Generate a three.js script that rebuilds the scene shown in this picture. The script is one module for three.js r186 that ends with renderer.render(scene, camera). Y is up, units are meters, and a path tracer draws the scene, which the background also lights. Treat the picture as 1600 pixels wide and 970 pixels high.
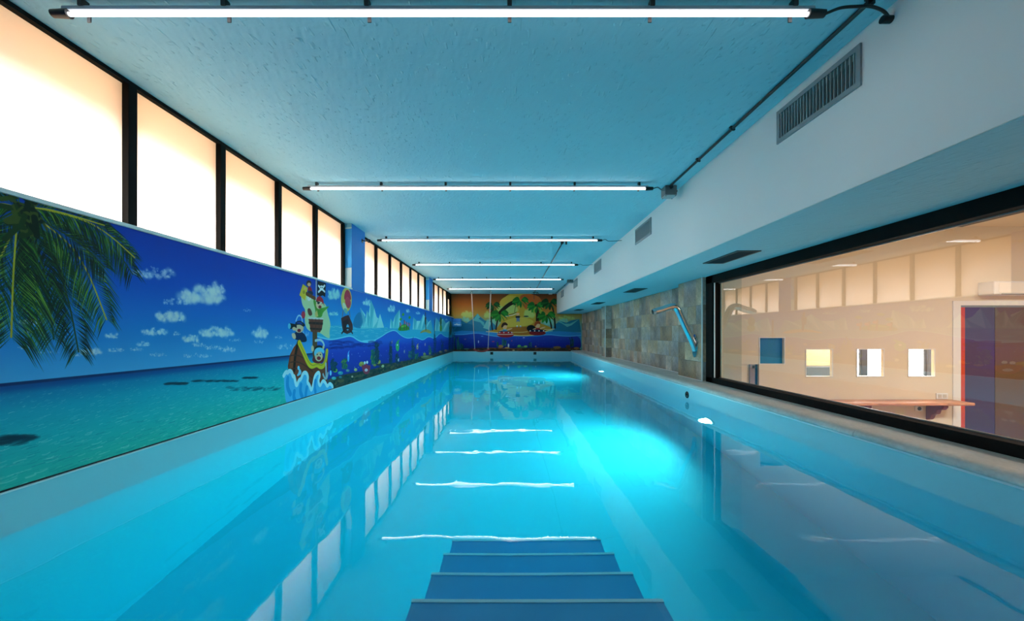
import * as THREE from 'three';
import { RoundedBoxGeometry } from 'three/addons/geometries/RoundedBoxGeometry.js';
import { mergeGeometries } from 'three/addons/utils/BufferGeometryUtils.js';
import { RectAreaLightUniformsLib } from 'three/addons/lights/RectAreaLightUniformsLib.js';

// ------------------------------------------------------------------ camera, sky, exposure
const F = 600, CX = 798, CY = 521, EYE = 1.04;           // focal length in pixels, principal point, eye height above the water
const scene = new THREE.Scene();
const camera = new THREE.PerspectiveCamera(2 * Math.atan(485 / F) * 180 / Math.PI, 1600 / 970, 0.05, 200);
camera.position.set(0, EYE, 0);
camera.lookAt(0, EYE, -10);
camera.setViewOffset(1600, 970, 800 - CX, 485 - CY, 1600, 970);
const renderer = new THREE.WebGLRenderer({ antialias: true });
renderer.toneMapping = THREE.LinearToneMapping;
renderer.toneMappingExposure = 1.08;
renderer.shadowMap.enabled = true;
RectAreaLightUniformsLib.init();
scene.background = new THREE.Color(1.0, 0.985, 0.95);    // bright overcast sky
scene.backgroundIntensity = 28;
const TUBE_LIGHT = 15, POOL_LIGHT = 50, CAFE_LIGHT = 70;

// ------------------------------------------------------------------ helpers
let seed = 12345;
const rnd = () => { seed = (seed * 1664525 + 1013904223) >>> 0; return seed / 4294967296; };
const rr = (a, b) => a + (b - a) * rnd();
const names = {};
const numbered = (n) => { const k = names[n] = (names[n] ?? -1) + 1; return k ? `${n}_${String(k).padStart(3, '0')}` : n; };
function shade(o) { o.castShadow = true; o.receiveShadow = true; return o; }
function tag(o, label, category, group, kind) {
  o.userData.label = label; o.userData.category = category;
  if (group) o.userData.group = group;
  if (kind) o.userData.kind = kind;
  return o;
}
function thing(name, label, category, pos = [0, 0, 0], group, kind) {
  const g = new THREE.Group(); g.name = numbered(name); g.position.set(...pos); scene.add(g);
  return tag(g, label, category, group, kind);
}
function part(parent, name, geo, mat, pos = [0, 0, 0], rot) {
  const m = shade(new THREE.Mesh(geo, mat)); m.name = name; m.position.set(...pos);
  if (rot) m.rotation.set(...rot);
  parent.add(m); return m;
}
function solo(name, geo, mat, pos, label, category, group, kind) {
  const m = shade(new THREE.Mesh(geo, mat)); m.name = numbered(name); m.position.set(...pos); scene.add(m);
  return tag(m, label, category, group, kind);
}
const struct = (name, geo, mat, pos, label, category) => solo(name, geo, mat, pos, label, category, null, 'structure');
// a box from its limits; uv in metres
function bx(x0, x1, y0, y1, z0, z1) {
  const w = x1 - x0, h = y1 - y0, d = z1 - z0, g = new THREE.BoxGeometry(w, h, d);
  g.translate((x0 + x1) / 2, (y0 + y1) / 2, (z0 + z1) / 2);
  return metreUV(g);
}
function metreUV(g) {
  const p = g.attributes.position, n = g.attributes.normal, uv = g.attributes.uv;
  for (let i = 0; i < p.count; i++) {
    const ax = Math.abs(n.getX(i)), ay = Math.abs(n.getY(i)), az = Math.abs(n.getZ(i));
    if (ax >= ay && ax >= az) uv.setXY(i, -p.getZ(i), p.getY(i));
    else if (ay >= az) uv.setXY(i, p.getX(i), -p.getZ(i));
    else uv.setXY(i, p.getX(i), p.getY(i));
  }
  return g;
}
const rb = (w, h, d, r = 0.006, s = 2) => new RoundedBoxGeometry(w, h, d, s, Math.min(r, w / 2.01, h / 2.01, d / 2.01));
const cyl = (r, h, n = 24, r2 = r) => new THREE.CylinderGeometry(r2, r, h, n);
const V = (x, y, z) => new THREE.Vector3(x, y, z);
function tube(points, r, n = 60, k = 14) {
  return new THREE.TubeGeometry(new THREE.CatmullRomCurve3(points.map((p) => V(...p)), false, 'centripetal'), n, r, k, false);
}
const dOf = (X, px) => F * X / Math.abs(px - CX);         // distance of a point on the plane x = X from its pixel column

// smooth value noise that tiles with the given period
function makeNoise(s) {
  const t = new Float32Array(65536); let q = s;
  for (let i = 0; i < 65536; i++) { q = (q * 1664525 + 1013904223) >>> 0; t[i] = q / 4294967296; }
  const at = (x, y, p) => t[((((y % p) + p) % p) * 251 + (((x % p) + p) % p)) & 65535];
  return (x, y, p) => {
    const xi = Math.floor(x), yi = Math.floor(y); let u = x - xi, v = y - yi;
    u = u * u * (3 - 2 * u); v = v * v * (3 - 2 * v);
    const a = at(xi, yi, p), b = at(xi + 1, yi, p), c = at(xi, yi + 1, p), d = at(xi + 1, yi + 1, p);
    return a + (b - a) * u + (c - a) * v + (a - b - c + d) * u * v;
  };
}
function dataTex(size, fn, repeat, srgb) {
  const a = new Uint8Array(size * size * 4);
  for (let j = 0; j < size; j++) for (let i = 0; i < size; i++) {
    const c = fn(i / size, j / size), k = (j * size + i) * 4;
    for (let q = 0; q < 3; q++) a[k + q] = Math.max(0, Math.min(255, 255 * (Array.isArray(c) ? c[q] : c)));
    a[k + 3] = 255;
  }
  const t = new THREE.DataTexture(a, size, size);
  t.wrapS = t.wrapT = THREE.RepeatWrapping; t.magFilter = THREE.LinearFilter; t.minFilter = THREE.LinearFilter;
  t.repeat.set(repeat, repeat); if (srgb) t.colorSpace = THREE.SRGBColorSpace; t.needsUpdate = true;
  return t;
}
function canvas(w, h, draw) {
  const c = document.createElement('canvas'); c.width = w; c.height = h;
  draw(c.getContext('2d'), w, h);
  const t = new THREE.CanvasTexture(c); t.colorSpace = THREE.SRGBColorSpace; return t;
}
const std = (color, roughness = 0.6, extra = {}) => new THREE.MeshStandardMaterial({ color, roughness, ...extra });

// ------------------------------------------------------------------ textures and materials
const n1 = makeNoise(7), n2 = makeNoise(91), n3 = makeNoise(333);
const fbm = (n, u, v, p, oct = 4) => { let s = 0, a = 0.5, q = p; for (let k = 0; k < oct; k++) { s += a * n(u * q, v * q, q); a /= 2; q *= 2; } return s / 0.94; };
const plasterBump = dataTex(1024, (u, v) => { // trowelled plaster: fine grain and short strokes
  const f = fbm(n1, u, v, 32, 4), st = n2(u * 90 + v * 30, v * 24, 120) ;
  const strokes = Math.max(0, n3(u * 120, v * 60, 60) - 0.78) * 2.2;
  return 0.45 * f + 0.2 * st + strokes;
}, 1 / 2.2);
const stuccoBump = dataTex(512, (u, v) => fbm(n2, u, v, 24, 4), 1 / 1.5);
const rippleBump = dataTex(1024, (u, v) => 0.55 * fbm(n1, u, v, 6, 2) + 0.35 * fbm(n3, u, v, 14, 2) + 0.1 * fbm(n2, u, v, 40, 2), 1 / 5);
const linerBump = dataTex(256, (u, v) => fbm(n3, u, v, 32, 2), 1 / 0.5);
function slate(base, s) {
  return dataTex(256, (u, v) => {
    const a = fbm(n1, u + s * 0.37, v + s * 0.19, 4, 5) - 0.5, b = fbm(n2, u, v + s * 0.3, 3, 3) - 0.5, g = fbm(n3, u, v, 48, 2) - 0.5;
    const k = 1.15 * (1 + 0.5 * a + 0.25 * g);
    return [base[0] * k * (1 + 0.3 * b), base[1] * k * (1 + 0.12 * b), base[2] * k * (1 - 0.22 * b)];
  }, 1 / 0.9, true);
}
const slateBump = dataTex(512, (u, v) => 0.7 * fbm(n1, u, v, 8, 5) + 0.3 * fbm(n2, u, v, 60, 2), 1 / 0.9);
const slateMats = [[0.52, 0.46, 0.40], [0.64, 0.56, 0.46], [0.56, 0.51, 0.46], [0.66, 0.53, 0.42], [0.61, 0.57, 0.52], [0.52, 0.43, 0.34], [0.70, 0.62, 0.53]]
  .map((c, i) => new THREE.MeshStandardMaterial({ map: slate(c, i), bumpMap: slateBump, bumpScale: 0.004, roughness: 0.62 }));
const stoneTex = dataTex(512, (u, v) => { const k = 0.9 + 0.16 * (fbm(n1, u, v, 6, 5) - 0.5) + 0.12 * (fbm(n2, u, v, 90, 1) - 0.5); return [0.93 * k, 0.91 * k, 0.88 * k]; }, 1 / 1.2, true);
const woodTex = dataTex(512, (u, v) => {
  const g = n1(u * 3 + 0.5 * n2(u * 5, v * 4, 8), v * 46, 64), h = n3(u * 14, v * 160, 256);
  const k = 0.78 + 0.3 * g + 0.14 * (h - 0.5);
  return [0.88 * k, 0.63 * k, 0.48 * k];
}, 1, true);

const M = {
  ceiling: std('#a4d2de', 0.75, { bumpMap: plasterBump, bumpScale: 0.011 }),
  fascia: std('#f6f1ec', 0.55, { bumpMap: stuccoBump, bumpScale: 0.0008 }),
  wall: std('#e8e6e0', 0.8),
  blue: std('#1f7fd0', 0.6, { bumpMap: stuccoBump, bumpScale: 0.001 }),
  liner: std('#9bd8e4', 0.35, { bumpMap: linerBump, bumpScale: 0.0006 }),
  linerFloor: std('#8fe0ee', 0.5),
  lip: std('#f2f6f8', 0.4),
  step: std('#3fa3dc', 0.5),
  nosing: std('#c9f0fa', 0.4),
  dark: std('#0b0b0c', 0.45),
  black: std('#101012', 0.35),
  frameBlack: new THREE.MeshPhysicalMaterial({ color: '#050505', roughness: 0.7, specularIntensity: 0.3 }),
  stone: new THREE.MeshStandardMaterial({ map: stoneTex, roughness: 0.42, bumpMap: slateBump, bumpScale: 0.0006 }),
  grout: std('#8b867e', 0.9),
  alu: std('#8d9596', 0.38, { metalness: 0.75 }),
  ventFrame: std('#8f9899', 0.45, { metalness: 0.35 }),
  ventSlat: std('#b4bcbc', 0.45, { metalness: 0.3 }),
  duct: std('#5d6466', 0.6, { metalness: 0.4 }),
  chrome: std('#d6dadc', 0.09, { metalness: 1 }),
  box: std('#6d7274', 0.6),
  conduit: std('#2c2d2e', 0.3, { metalness: 0.5 }),
  cable: std('#3f5058', 0.6),
  white: std('#f4f4f2', 0.45),
  cream: std('#efe2c9', 0.85, { bumpMap: stuccoBump, bumpScale: 0.0008 }),
  creamCeiling: std('#efe0c6', 0.85),
  paleGreen: std('#cfc9ae', 0.8),
  tan: std('#c58f4c', 0.9),
  ground: std('#4d3b20', 0.95),
  wood: new THREE.MeshStandardMaterial({ map: woodTex, roughness: 0.45 }),
  woodDark: std('#8a4b36', 0.55),
  frosted: new THREE.MeshPhysicalMaterial({ color: new THREE.Color(0.97, 0.93, 0.86), roughness: 1, transmission: 0.9, thickness: 0, ior: 1.3, side: THREE.DoubleSide }),
  glass: new THREE.MeshPhysicalMaterial({ color: '#ffffff', roughness: 0.0, transmission: 1, thickness: 0, ior: 1.9, side: THREE.DoubleSide }),
  water: new THREE.MeshPhysicalMaterial({ color: '#ffffff', roughness: 0.0, transmission: 1, thickness: 2, ior: 1.333, attenuationColor: new THREE.Color(0.24, 0.905, 0.96), attenuationDistance: 2.2, bumpMap: rippleBump, bumpScale: 0.004 }),
  tubeGlow: new THREE.MeshStandardMaterial({ color: '#ffffff', emissive: new THREE.Color(1, 0.985, 1), emissiveIntensity: 3.2, roughness: 0.4 }),
  poolGlow: new THREE.MeshStandardMaterial({ color: '#ffffff', emissive: new THREE.Color(0.95, 1, 1), emissiveIntensity: 14, roughness: 0.3 }),
  cafeGlow: new THREE.MeshStandardMaterial({ color: '#ffffff', emissive: new THREE.Color(1, 0.86, 0.66), emissiveIntensity: 3, roughness: 0.4 }),
};

// ------------------------------------------------------------------ main dimensions (metres; water surface at y = 0, camera looks along -z)
const FAR = 17.44, NEAR = -2.2;                  // distances of the end walls in front of the camera
const XL = -2.6, XW = -2.74;                     // mural wall and window plane
const CEIL = 2.84, SILL = 1.76, LIP = 0.226;
const XF = 2.09, SOF = 1.932;                    // bulkhead face and underside
const XP = 2.755, XPIER = 3.03, XT = 3.23, XG = 3.114, LEDGE = 0.28;
const MY0S = LIP + 0.014;                        // lower edge of the mural panels
const GRILLES = [2.284, 5.70, 8.86, 12.0, 15.15], GL = 0.72, GY0 = 2.517, GY1 = 2.77;   // bulkhead air grilles
const VENTS = [4.12, 7.55, 10.9, 14.1], VL = 0.74, VX = 2.43, VW = 0.26;               // vents in its underside
const POOL0 = 0.72, POOLY = -1.8;               // near pool end (distance) and pool floor

// ------------------------------------------------------------------ room shell
struct('ceiling', bx(-3.12, 3.5, CEIL, CEIL + 0.2, -FAR - 0.2, -NEAR), M.ceiling, [0, 0, 0], 'light blue rough plaster ceiling over the pool', 'ceiling');
{
  const b = thing('wall_bulkhead', 'white bulkhead beam with pale blue underside along the stone wall', 'bulkhead', [0, 0, 0], null, 'structure');
  const plate = (x0, x1, y0, y1, cuts) => {               // a slab with rectangular openings for the air ducts
    const q = new THREE.Shape(); q.moveTo(x0, y0); q.lineTo(x1, y0); q.lineTo(x1, y1); q.lineTo(x0, y1); q.closePath();
    for (const [a, c0, e, f] of cuts) { const h = new THREE.Path(); h.moveTo(a, e); h.lineTo(a, f); h.lineTo(c0, f); h.lineTo(c0, e); h.closePath(); q.holes.push(h); }
    return new THREE.ExtrudeGeometry(q, { depth: 0.05, bevelEnabled: false });
  };
  part(b, 'face', metreUV(plate(NEAR, FAR + 0.2, SOF, CEIL, GRILLES.map((a) => [a + 0.03, a + GL - 0.03, GY0 + 0.03, GY1 - 0.03])).rotateY(Math.PI / 2).translate(XF, 0, 0)), M.fascia);
  // the underside wears the ceiling's pale blue paint: the white face above its edge looks on the same water and shows no such tint
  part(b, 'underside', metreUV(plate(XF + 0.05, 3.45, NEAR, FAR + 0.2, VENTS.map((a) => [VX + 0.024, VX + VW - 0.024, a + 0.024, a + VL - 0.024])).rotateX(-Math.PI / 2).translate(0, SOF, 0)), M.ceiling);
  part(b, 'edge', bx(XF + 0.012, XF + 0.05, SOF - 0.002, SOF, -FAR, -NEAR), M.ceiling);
}
struct('wall_far', bx(-3.3, 3.5, -1.7, CEIL, -FAR - 0.2, -FAR), M.wall, [0, 0, 0], 'end wall of the pool hall behind the painted island', 'wall');
struct('wall_back', bx(-3.3, 3.5, -1.7, CEIL, -NEAR, -NEAR + 0.2), std('#4f6c80', 0.8), [0, 0, 0], 'plain blue grey end wall opposite the painted island', 'wall');
struct('floor', bx(-2.6, 3.4, -1.7, LIP, -POOL0 + 0.12, -NEAR), std('#6a6f70', 0.7), [0, 0, 0], 'dark grey stone deck at the stepped end of the pool', 'floor');

// ------------------------------------------------------------------ pool basin, ledge, water, steps
{
  const p = thing('pool_basin', 'light blue lined swimming pool basin', 'pool', [0, 0, 0], null, 'structure');
  const z0 = -FAR + 0.12, z1 = -POOL0;
  part(p, 'liner_wall', bx(-2.9, XL + 0.012, -2.0, LIP - 0.004, z0 - 0.12, z1 + 0.12), M.liner);
  part(p, 'liner_wall', bx(XP, 3.1, -2.0, 0.216, z0 - 0.12, z1 + 0.12), M.liner);
  part(p, 'liner_wall', bx(XL, XP, -2.0, LIP - 0.004, z0 - 0.12, z0), M.liner);
  part(p, 'liner_wall', bx(XL, XP, -2.0, LIP - 0.004, z1, z1 + 0.12), M.liner);
  part(p, 'liner_floor', bx(XL, XP, -2.0, POOLY, z0, z1), M.linerFloor);
  part(p, 'edge_profile', bx(XL, XL + 0.018, LIP - 0.004, LIP + 0.004, z0, z1), M.lip);
  part(p, 'edge_profile', bx(XP - 0.006, XP + 0.02, 0.2, 0.216, z0, z1), M.lip);
  part(p, 'edge_profile', bx(XL, XP, LIP - 0.004, LIP + 0.004, z0 - 0.06, z0 + 0.006), M.lip);
}
{ // ledge of stone slabs with a rounded nose
  const g = thing('pool_ledge', 'grey stone slab ledge with rounded nose under the interior window', 'ledge', [0, 0, 0], null, 'structure');
  const s = new THREE.Shape(), y0 = 0.219, y1 = LEDGE, r = 0.045, xn = XP - 0.028;
  s.moveTo(3.42, y0); s.lineTo(xn + 0.02, y0); s.quadraticCurveTo(xn, y0, xn, y0 + 0.016); s.quadraticCurveTo(xn, y1 - 0.004, xn + r + 0.03, y1); s.lineTo(3.42, y1 + 0.004); s.closePath();
  const slab = new THREE.ExtrudeGeometry(s, { depth: 1.256, bevelEnabled: true, bevelSize: 0.003, bevelThickness: 0.003, bevelSegments: 1, curveSegments: 8 });
  for (let k = 0; k < 15; k++) part(g, 'slab', slab, M.stone, [0, 0, -0.52 - 0.003 - 1.265 * (k + 1) + 0.0]);
  part(g, 'slab_joint', bx(2.79, 3.42, 0.222, LEDGE - 0.006, -FAR, -0.52), M.grout);
}
{ // the water body reaches a little into the liner, so that no gap is left
  const w = bx(XL - 0.05, XP + 0.05, POOLY - 0.08, 0, -FAR + 0.06, -POOL0 + 0.06);
  solo('pool_water', w, M.water, [0, 0, 0], 'clear cyan pool water with a still mirror surface', 'water', null, 'stuff');
}
{
  const st = thing('pool_steps', 'submerged blue steps with pale nosings leading down into the pool', 'steps', [0.11, POOLY, 0]);
  const zs = [POOL0, 1.20, 1.585, 1.981, 2.341, 2.693], ys = [0, 0.14, -0.114, -0.387, -0.619, -0.8625], W = 1.03;
  for (let k = 2; k < 6; k++) {
    const t = part(st, 'step', bx(-W / 2, W / 2, 0, ys[k] - POOLY, -zs[k], -zs[k - 1] + 0.02), M.step);
    part(t, 'nosing', bx(-W / 2 - 0.003, W / 2 + 0.003, ys[k] - POOLY - 0.012, ys[k] - POOLY + 0.006, -zs[k] - 0.004, -zs[k] + 0.014), M.nosing);
  }
}
// ------------------------------------------------------------------ left wall: mural wall, pillars, window bays
const bays = [ // [start, mullion distances ..., end]
  [1.87, 2.749, 3.613, 4.504, 5.355, 6.275],
  [6.85, 7.77, 8.66, 9.545, 10.44, 11.33, 12.23],
  [12.79, 13.6, 14.5, 15.4, 16.3, 17.44]];
{
  const wl = thing('wall_left', 'low wall under the high windows with painted blue pillars', 'wall', [0, 0, 0], null, 'structure');
  part(wl, 'lower_wall', bx(-3.1, XL, -1.7, SILL, -FAR, -NEAR), M.wall);
  part(wl, 'end_wall', bx(-3.1, XL, SILL, CEIL, -bays[0][0], -NEAR), M.blue);
  part(wl, 'joint_seal', bx(XL, XL + 0.007, LIP + 0.004, MY0S, -FAR, -NEAR), M.black);
  part(wl, 'outer_facing', bx(-3.16, -3.1, -1.7, SILL - 0.06, -FAR, -NEAR), M.tan);
  part(wl, 'shade_overhang', bx(-4.4, -3.12, CEIL - 0.05, CEIL + 0.2, -FAR, -NEAR), M.tan);  // unseen overhang, its depth chosen to shade the upper panes
  part(wl, 'shade_valance', bx(-4.45, -4.4, CEIL - 0.36, CEIL + 0.2, -FAR, -NEAR), M.tan);  // unseen drop added to keep sky light off the pane tops
  part(wl, 'outer_soffit', bx(-3.12, -2.8, CEIL - 0.03, CEIL, -FAR, -NEAR), M.tan);
  part(wl, 'outer_sill', bx(-3.18, -2.78, SILL - 0.03, SILL + 0.012, -FAR, -NEAR), M.tan);
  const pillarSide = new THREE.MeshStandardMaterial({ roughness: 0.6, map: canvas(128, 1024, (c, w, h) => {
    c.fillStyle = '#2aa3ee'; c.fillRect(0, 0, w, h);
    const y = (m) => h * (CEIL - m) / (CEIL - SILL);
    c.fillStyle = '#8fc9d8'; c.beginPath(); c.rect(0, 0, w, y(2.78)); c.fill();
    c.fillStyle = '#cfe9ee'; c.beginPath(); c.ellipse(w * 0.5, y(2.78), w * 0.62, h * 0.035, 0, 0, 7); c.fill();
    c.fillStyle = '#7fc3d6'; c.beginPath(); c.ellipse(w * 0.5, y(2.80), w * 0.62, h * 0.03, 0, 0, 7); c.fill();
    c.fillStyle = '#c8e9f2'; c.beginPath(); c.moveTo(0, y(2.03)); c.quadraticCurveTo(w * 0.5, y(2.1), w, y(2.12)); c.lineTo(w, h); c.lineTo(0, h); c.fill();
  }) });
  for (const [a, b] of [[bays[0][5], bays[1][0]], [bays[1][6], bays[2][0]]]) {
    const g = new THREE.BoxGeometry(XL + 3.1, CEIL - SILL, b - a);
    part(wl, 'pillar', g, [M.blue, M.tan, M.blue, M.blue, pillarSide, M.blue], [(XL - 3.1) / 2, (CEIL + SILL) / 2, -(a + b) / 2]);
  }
}
bays.forEach((b, k) => {
  const lab = ['row of frosted panes in black frames above the beach print', 'row of frosted panes between the two blue pillars', 'row of frosted panes between the far blue pillar and the painted end wall'][k];
  const w = thing(`window_${k + 1}`, lab, 'window', [0, 0, 0], null, 'structure');
  const a = b[0], e = b[b.length - 1], top = 0.028, mw = 0.066;
  part(w, 'head_rail', bx(XW - 0.03, XW + 0.03, CEIL - top, CEIL, -e, -a), M.frameBlack);
  part(w, 'bottom_rail', bx(XW - 0.03, XW + 0.03, SILL, SILL + 0.03, -e, -a), M.frameBlack);
  part(w, 'sill', bx(XW - 0.02, XL + 0.014, SILL - 0.001, SILL + 0.022, -e + 0.005, -a - 0.005), M.white);
  b.forEach((d, i) => {
    const end = i === 0 || i === b.length - 1;
    const c = i === 0 ? d + mw / 2 : i === b.length - 1 ? d - mw / 2 : d;
    part(w, end ? 'jamb' : 'mullion', rb(0.135, CEIL - SILL - top - 0.03, mw, 0.004), M.frameBlack, [XW - 0.03, (CEIL + SILL - top + 0.03) / 2, -c]);
    if (i === b.length - 1) return;
    const z0 = d + mw / 2 + (i === 0 ? mw / 2 : 0), z1 = b[i + 1] - mw / 2 - (i === b.length - 2 ? mw / 2 : 0);
    if (k === 2 && i === b.length - 2) { // the last field is a dark panel with one narrow pane
      part(w, 'dark_panel', bx(XW - 0.02, XW + 0.02, SILL + 0.03, CEIL - top, -z0 - 0.32, -z0), M.dark);
      part(w, 'dark_panel', bx(XW - 0.02, XW + 0.02, SILL + 0.03, CEIL - top, -z1, -z0 - 0.74), M.dark);
      part(w, 'dark_panel', bx(XW - 0.02, XW + 0.02, SILL + 0.03, 1.9, -z0 - 0.74, -z0 - 0.32), M.dark);
      part(w, 'dark_panel', bx(XW - 0.02, XW + 0.02, 2.55, CEIL - top, -z0 - 0.74, -z0 - 0.32), M.dark);
      part(w, 'pane', bx(XW - 0.012, XW - 0.008, 1.9, 2.55, -z0 - 0.74, -z0 - 0.32), M.frosted);
      return;
    }
    const pg = new THREE.PlaneGeometry(z1 - z0, CEIL - SILL - top - 0.03);
    part(w, 'pane', pg, M.frosted, [XW - 0.01, (CEIL + SILL - top + 0.03) / 2, -(z0 + z1) / 2], [0, Math.PI / 2, 0]);
  });
});
struct('ground', bx(-40, -3.16, -0.1, 0.3, -40, 20), M.ground, [0, 0, 0], 'unseen dark brown ground outside the frosted windows, toned to tint the panes', 'ground');  // out of view; dark brown so its bounce turns the pane tops tan

// ------------------------------------------------------------------ murals (flat prints on the walls)
// left wall coordinates: d = distance along the wall, y = height; PX turns a pixel of the photograph on that wall into them
const PX = (px, py) => [F * -XL / (CX - px), EYE - (py - CY) * -XL / (CX - px)];
const MY0 = LIP + 0.014, MY1 = SILL - 0.004;
let c = null;                                             // the canvas being painted, in metres
const pen = (pts) => { c.beginPath(); pts.forEach((p, i) => i ? c.lineTo(p[0], p[1]) : c.moveTo(p[0], p[1])); };
const soft = (pts, closed = true) => {                    // smooth outline through midpoints
  c.beginPath(); const n = pts.length, mid = (a, b) => [(a[0] + b[0]) / 2, (a[1] + b[1]) / 2];
  if (closed) { let m = mid(pts[n - 1], pts[0]); c.moveTo(...m); for (let i = 0; i < n; i++) { m = mid(pts[i], pts[(i + 1) % n]); c.quadraticCurveTo(...pts[i], ...m); } c.closePath(); }
  else { c.moveTo(...pts[0]); for (let i = 1; i < n - 1; i++) { const m = mid(pts[i], pts[i + 1]); c.quadraticCurveTo(...pts[i], ...m); } c.lineTo(...pts[n - 1]); }
};
const fill = (col, pts, smooth) => { c.fillStyle = col; (smooth ? soft : pen)(pts); c.fill(); };
const line = (col, w, pts, smooth = true) => { c.strokeStyle = col; c.lineWidth = w; c.lineCap = 'round'; c.lineJoin = 'round'; if (smooth) soft(pts, false); else pen(pts); c.stroke(); };
const ring = (z, x, y, rx, ry = rx, n = 20) => Array.from({ length: n }, (_, i) => z(x + rx * Math.cos(i * 2 * Math.PI / n), y + ry * Math.sin(i * 2 * Math.PI / n)));
const via = (z, ...pts) => pts.map(([x, y]) => z(x, y));
const frame = (x0, y0, s) => (x, y) => PX(x0 + x / s, y0 + y / s);
const zA = frame(0, 290, 3.465), zB = frame(420, 430, 4.85), zC = frame(560, 440, 5.389);
const zD = (x, y) => [(700 + x / 6.927 - CX) * FAR / F, EYE - (440 + y / 6.927 - CY) * FAR / F];
function puff(z, x, y, w, h, n, col = '235,246,250', a = 0.5) {
  for (let i = 0; i < n * 3; i++) {
    const t = rnd(), k = rnd(), px = x + w * (t - 0.5) * (0.75 + 0.4 * k), top = 1 - 2.4 * (t - 0.5) ** 2, py = y + h * (0.42 - k * (0.85 * top + 0.15 * Math.sin(t * 17))), r = (0.05 + 0.16 * rnd() ** 2) * h;
    const p = z(px, py), q = z(px, py - r), R = Math.abs(q[1] - p[1]) * 1.75, g = c.createRadialGradient(p[0], p[1], 0, p[0], p[1], R);
    g.addColorStop(0, `rgba(${col},${(a * (0.5 + 0.5 * rnd())).toFixed(3)})`); g.addColorStop(0.55, `rgba(${col},${(a * 0.4).toFixed(3)})`); g.addColorStop(1, `rgba(${col},0)`);
    c.fillStyle = g; c.beginPath(); c.ellipse(p[0], p[1], R * 1.6, R, 0, 0, 7); c.fill();
  }
}
function frond(z, pts, len, cols, n = 70, droop = 0.5) {
  const w = via(z, ...pts), q = (t) => { const a = 1 - t; return [a * a * w[0][0] + 2 * a * t * w[1][0] + t * t * w[2][0], a * a * w[0][1] + 2 * a * t * w[1][1] + t * t * w[2][1]]; };
  for (let i = 0; i < n; i++) {
    const t = 0.04 + 0.96 * (i + rnd()) / n, p = q(t), p2 = q(t + 0.02), p0 = q(t - 0.02);
    const dx = p2[0] - p0[0], dy = p2[1] - p0[1], l = Math.hypot(dx, dy) || 1;
    for (const s of [-1, 1]) {
      const L = len * (0.4 + 0.75 * Math.sin(Math.PI * Math.min(1, t * 0.8 + 0.12))) * (0.7 + 0.5 * rnd()), k = 0.55 + 0.35 * rnd();
      const nx = dx / l * k - s * dy / l * 0.8, ny = dy / l * k + s * dx / l * 0.8;
      const e = [p[0] + nx * L, p[1] + ny * L - droop * L], m = [p[0] + nx * L * 0.55, p[1] + ny * L * 0.55 - 0.08 * L], W = rr(0.0014, 0.0036);
      const g = [(m[1] - p[1]), -(m[0] - p[0])], gl = Math.hypot(...g) || 1;
      fill(cols[(rnd() * cols.length) | 0], [p, [m[0] + g[0] / gl * W, m[1] + g[1] / gl * W], e, [m[0] - g[0] / gl * W, m[1] - g[1] / gl * W]]);
    }
  }
  line(cols.rib, 0.008, [w[0], q(0.3), q(0.6), w[2]]);
}
const HORIZON = 0.782;
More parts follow.
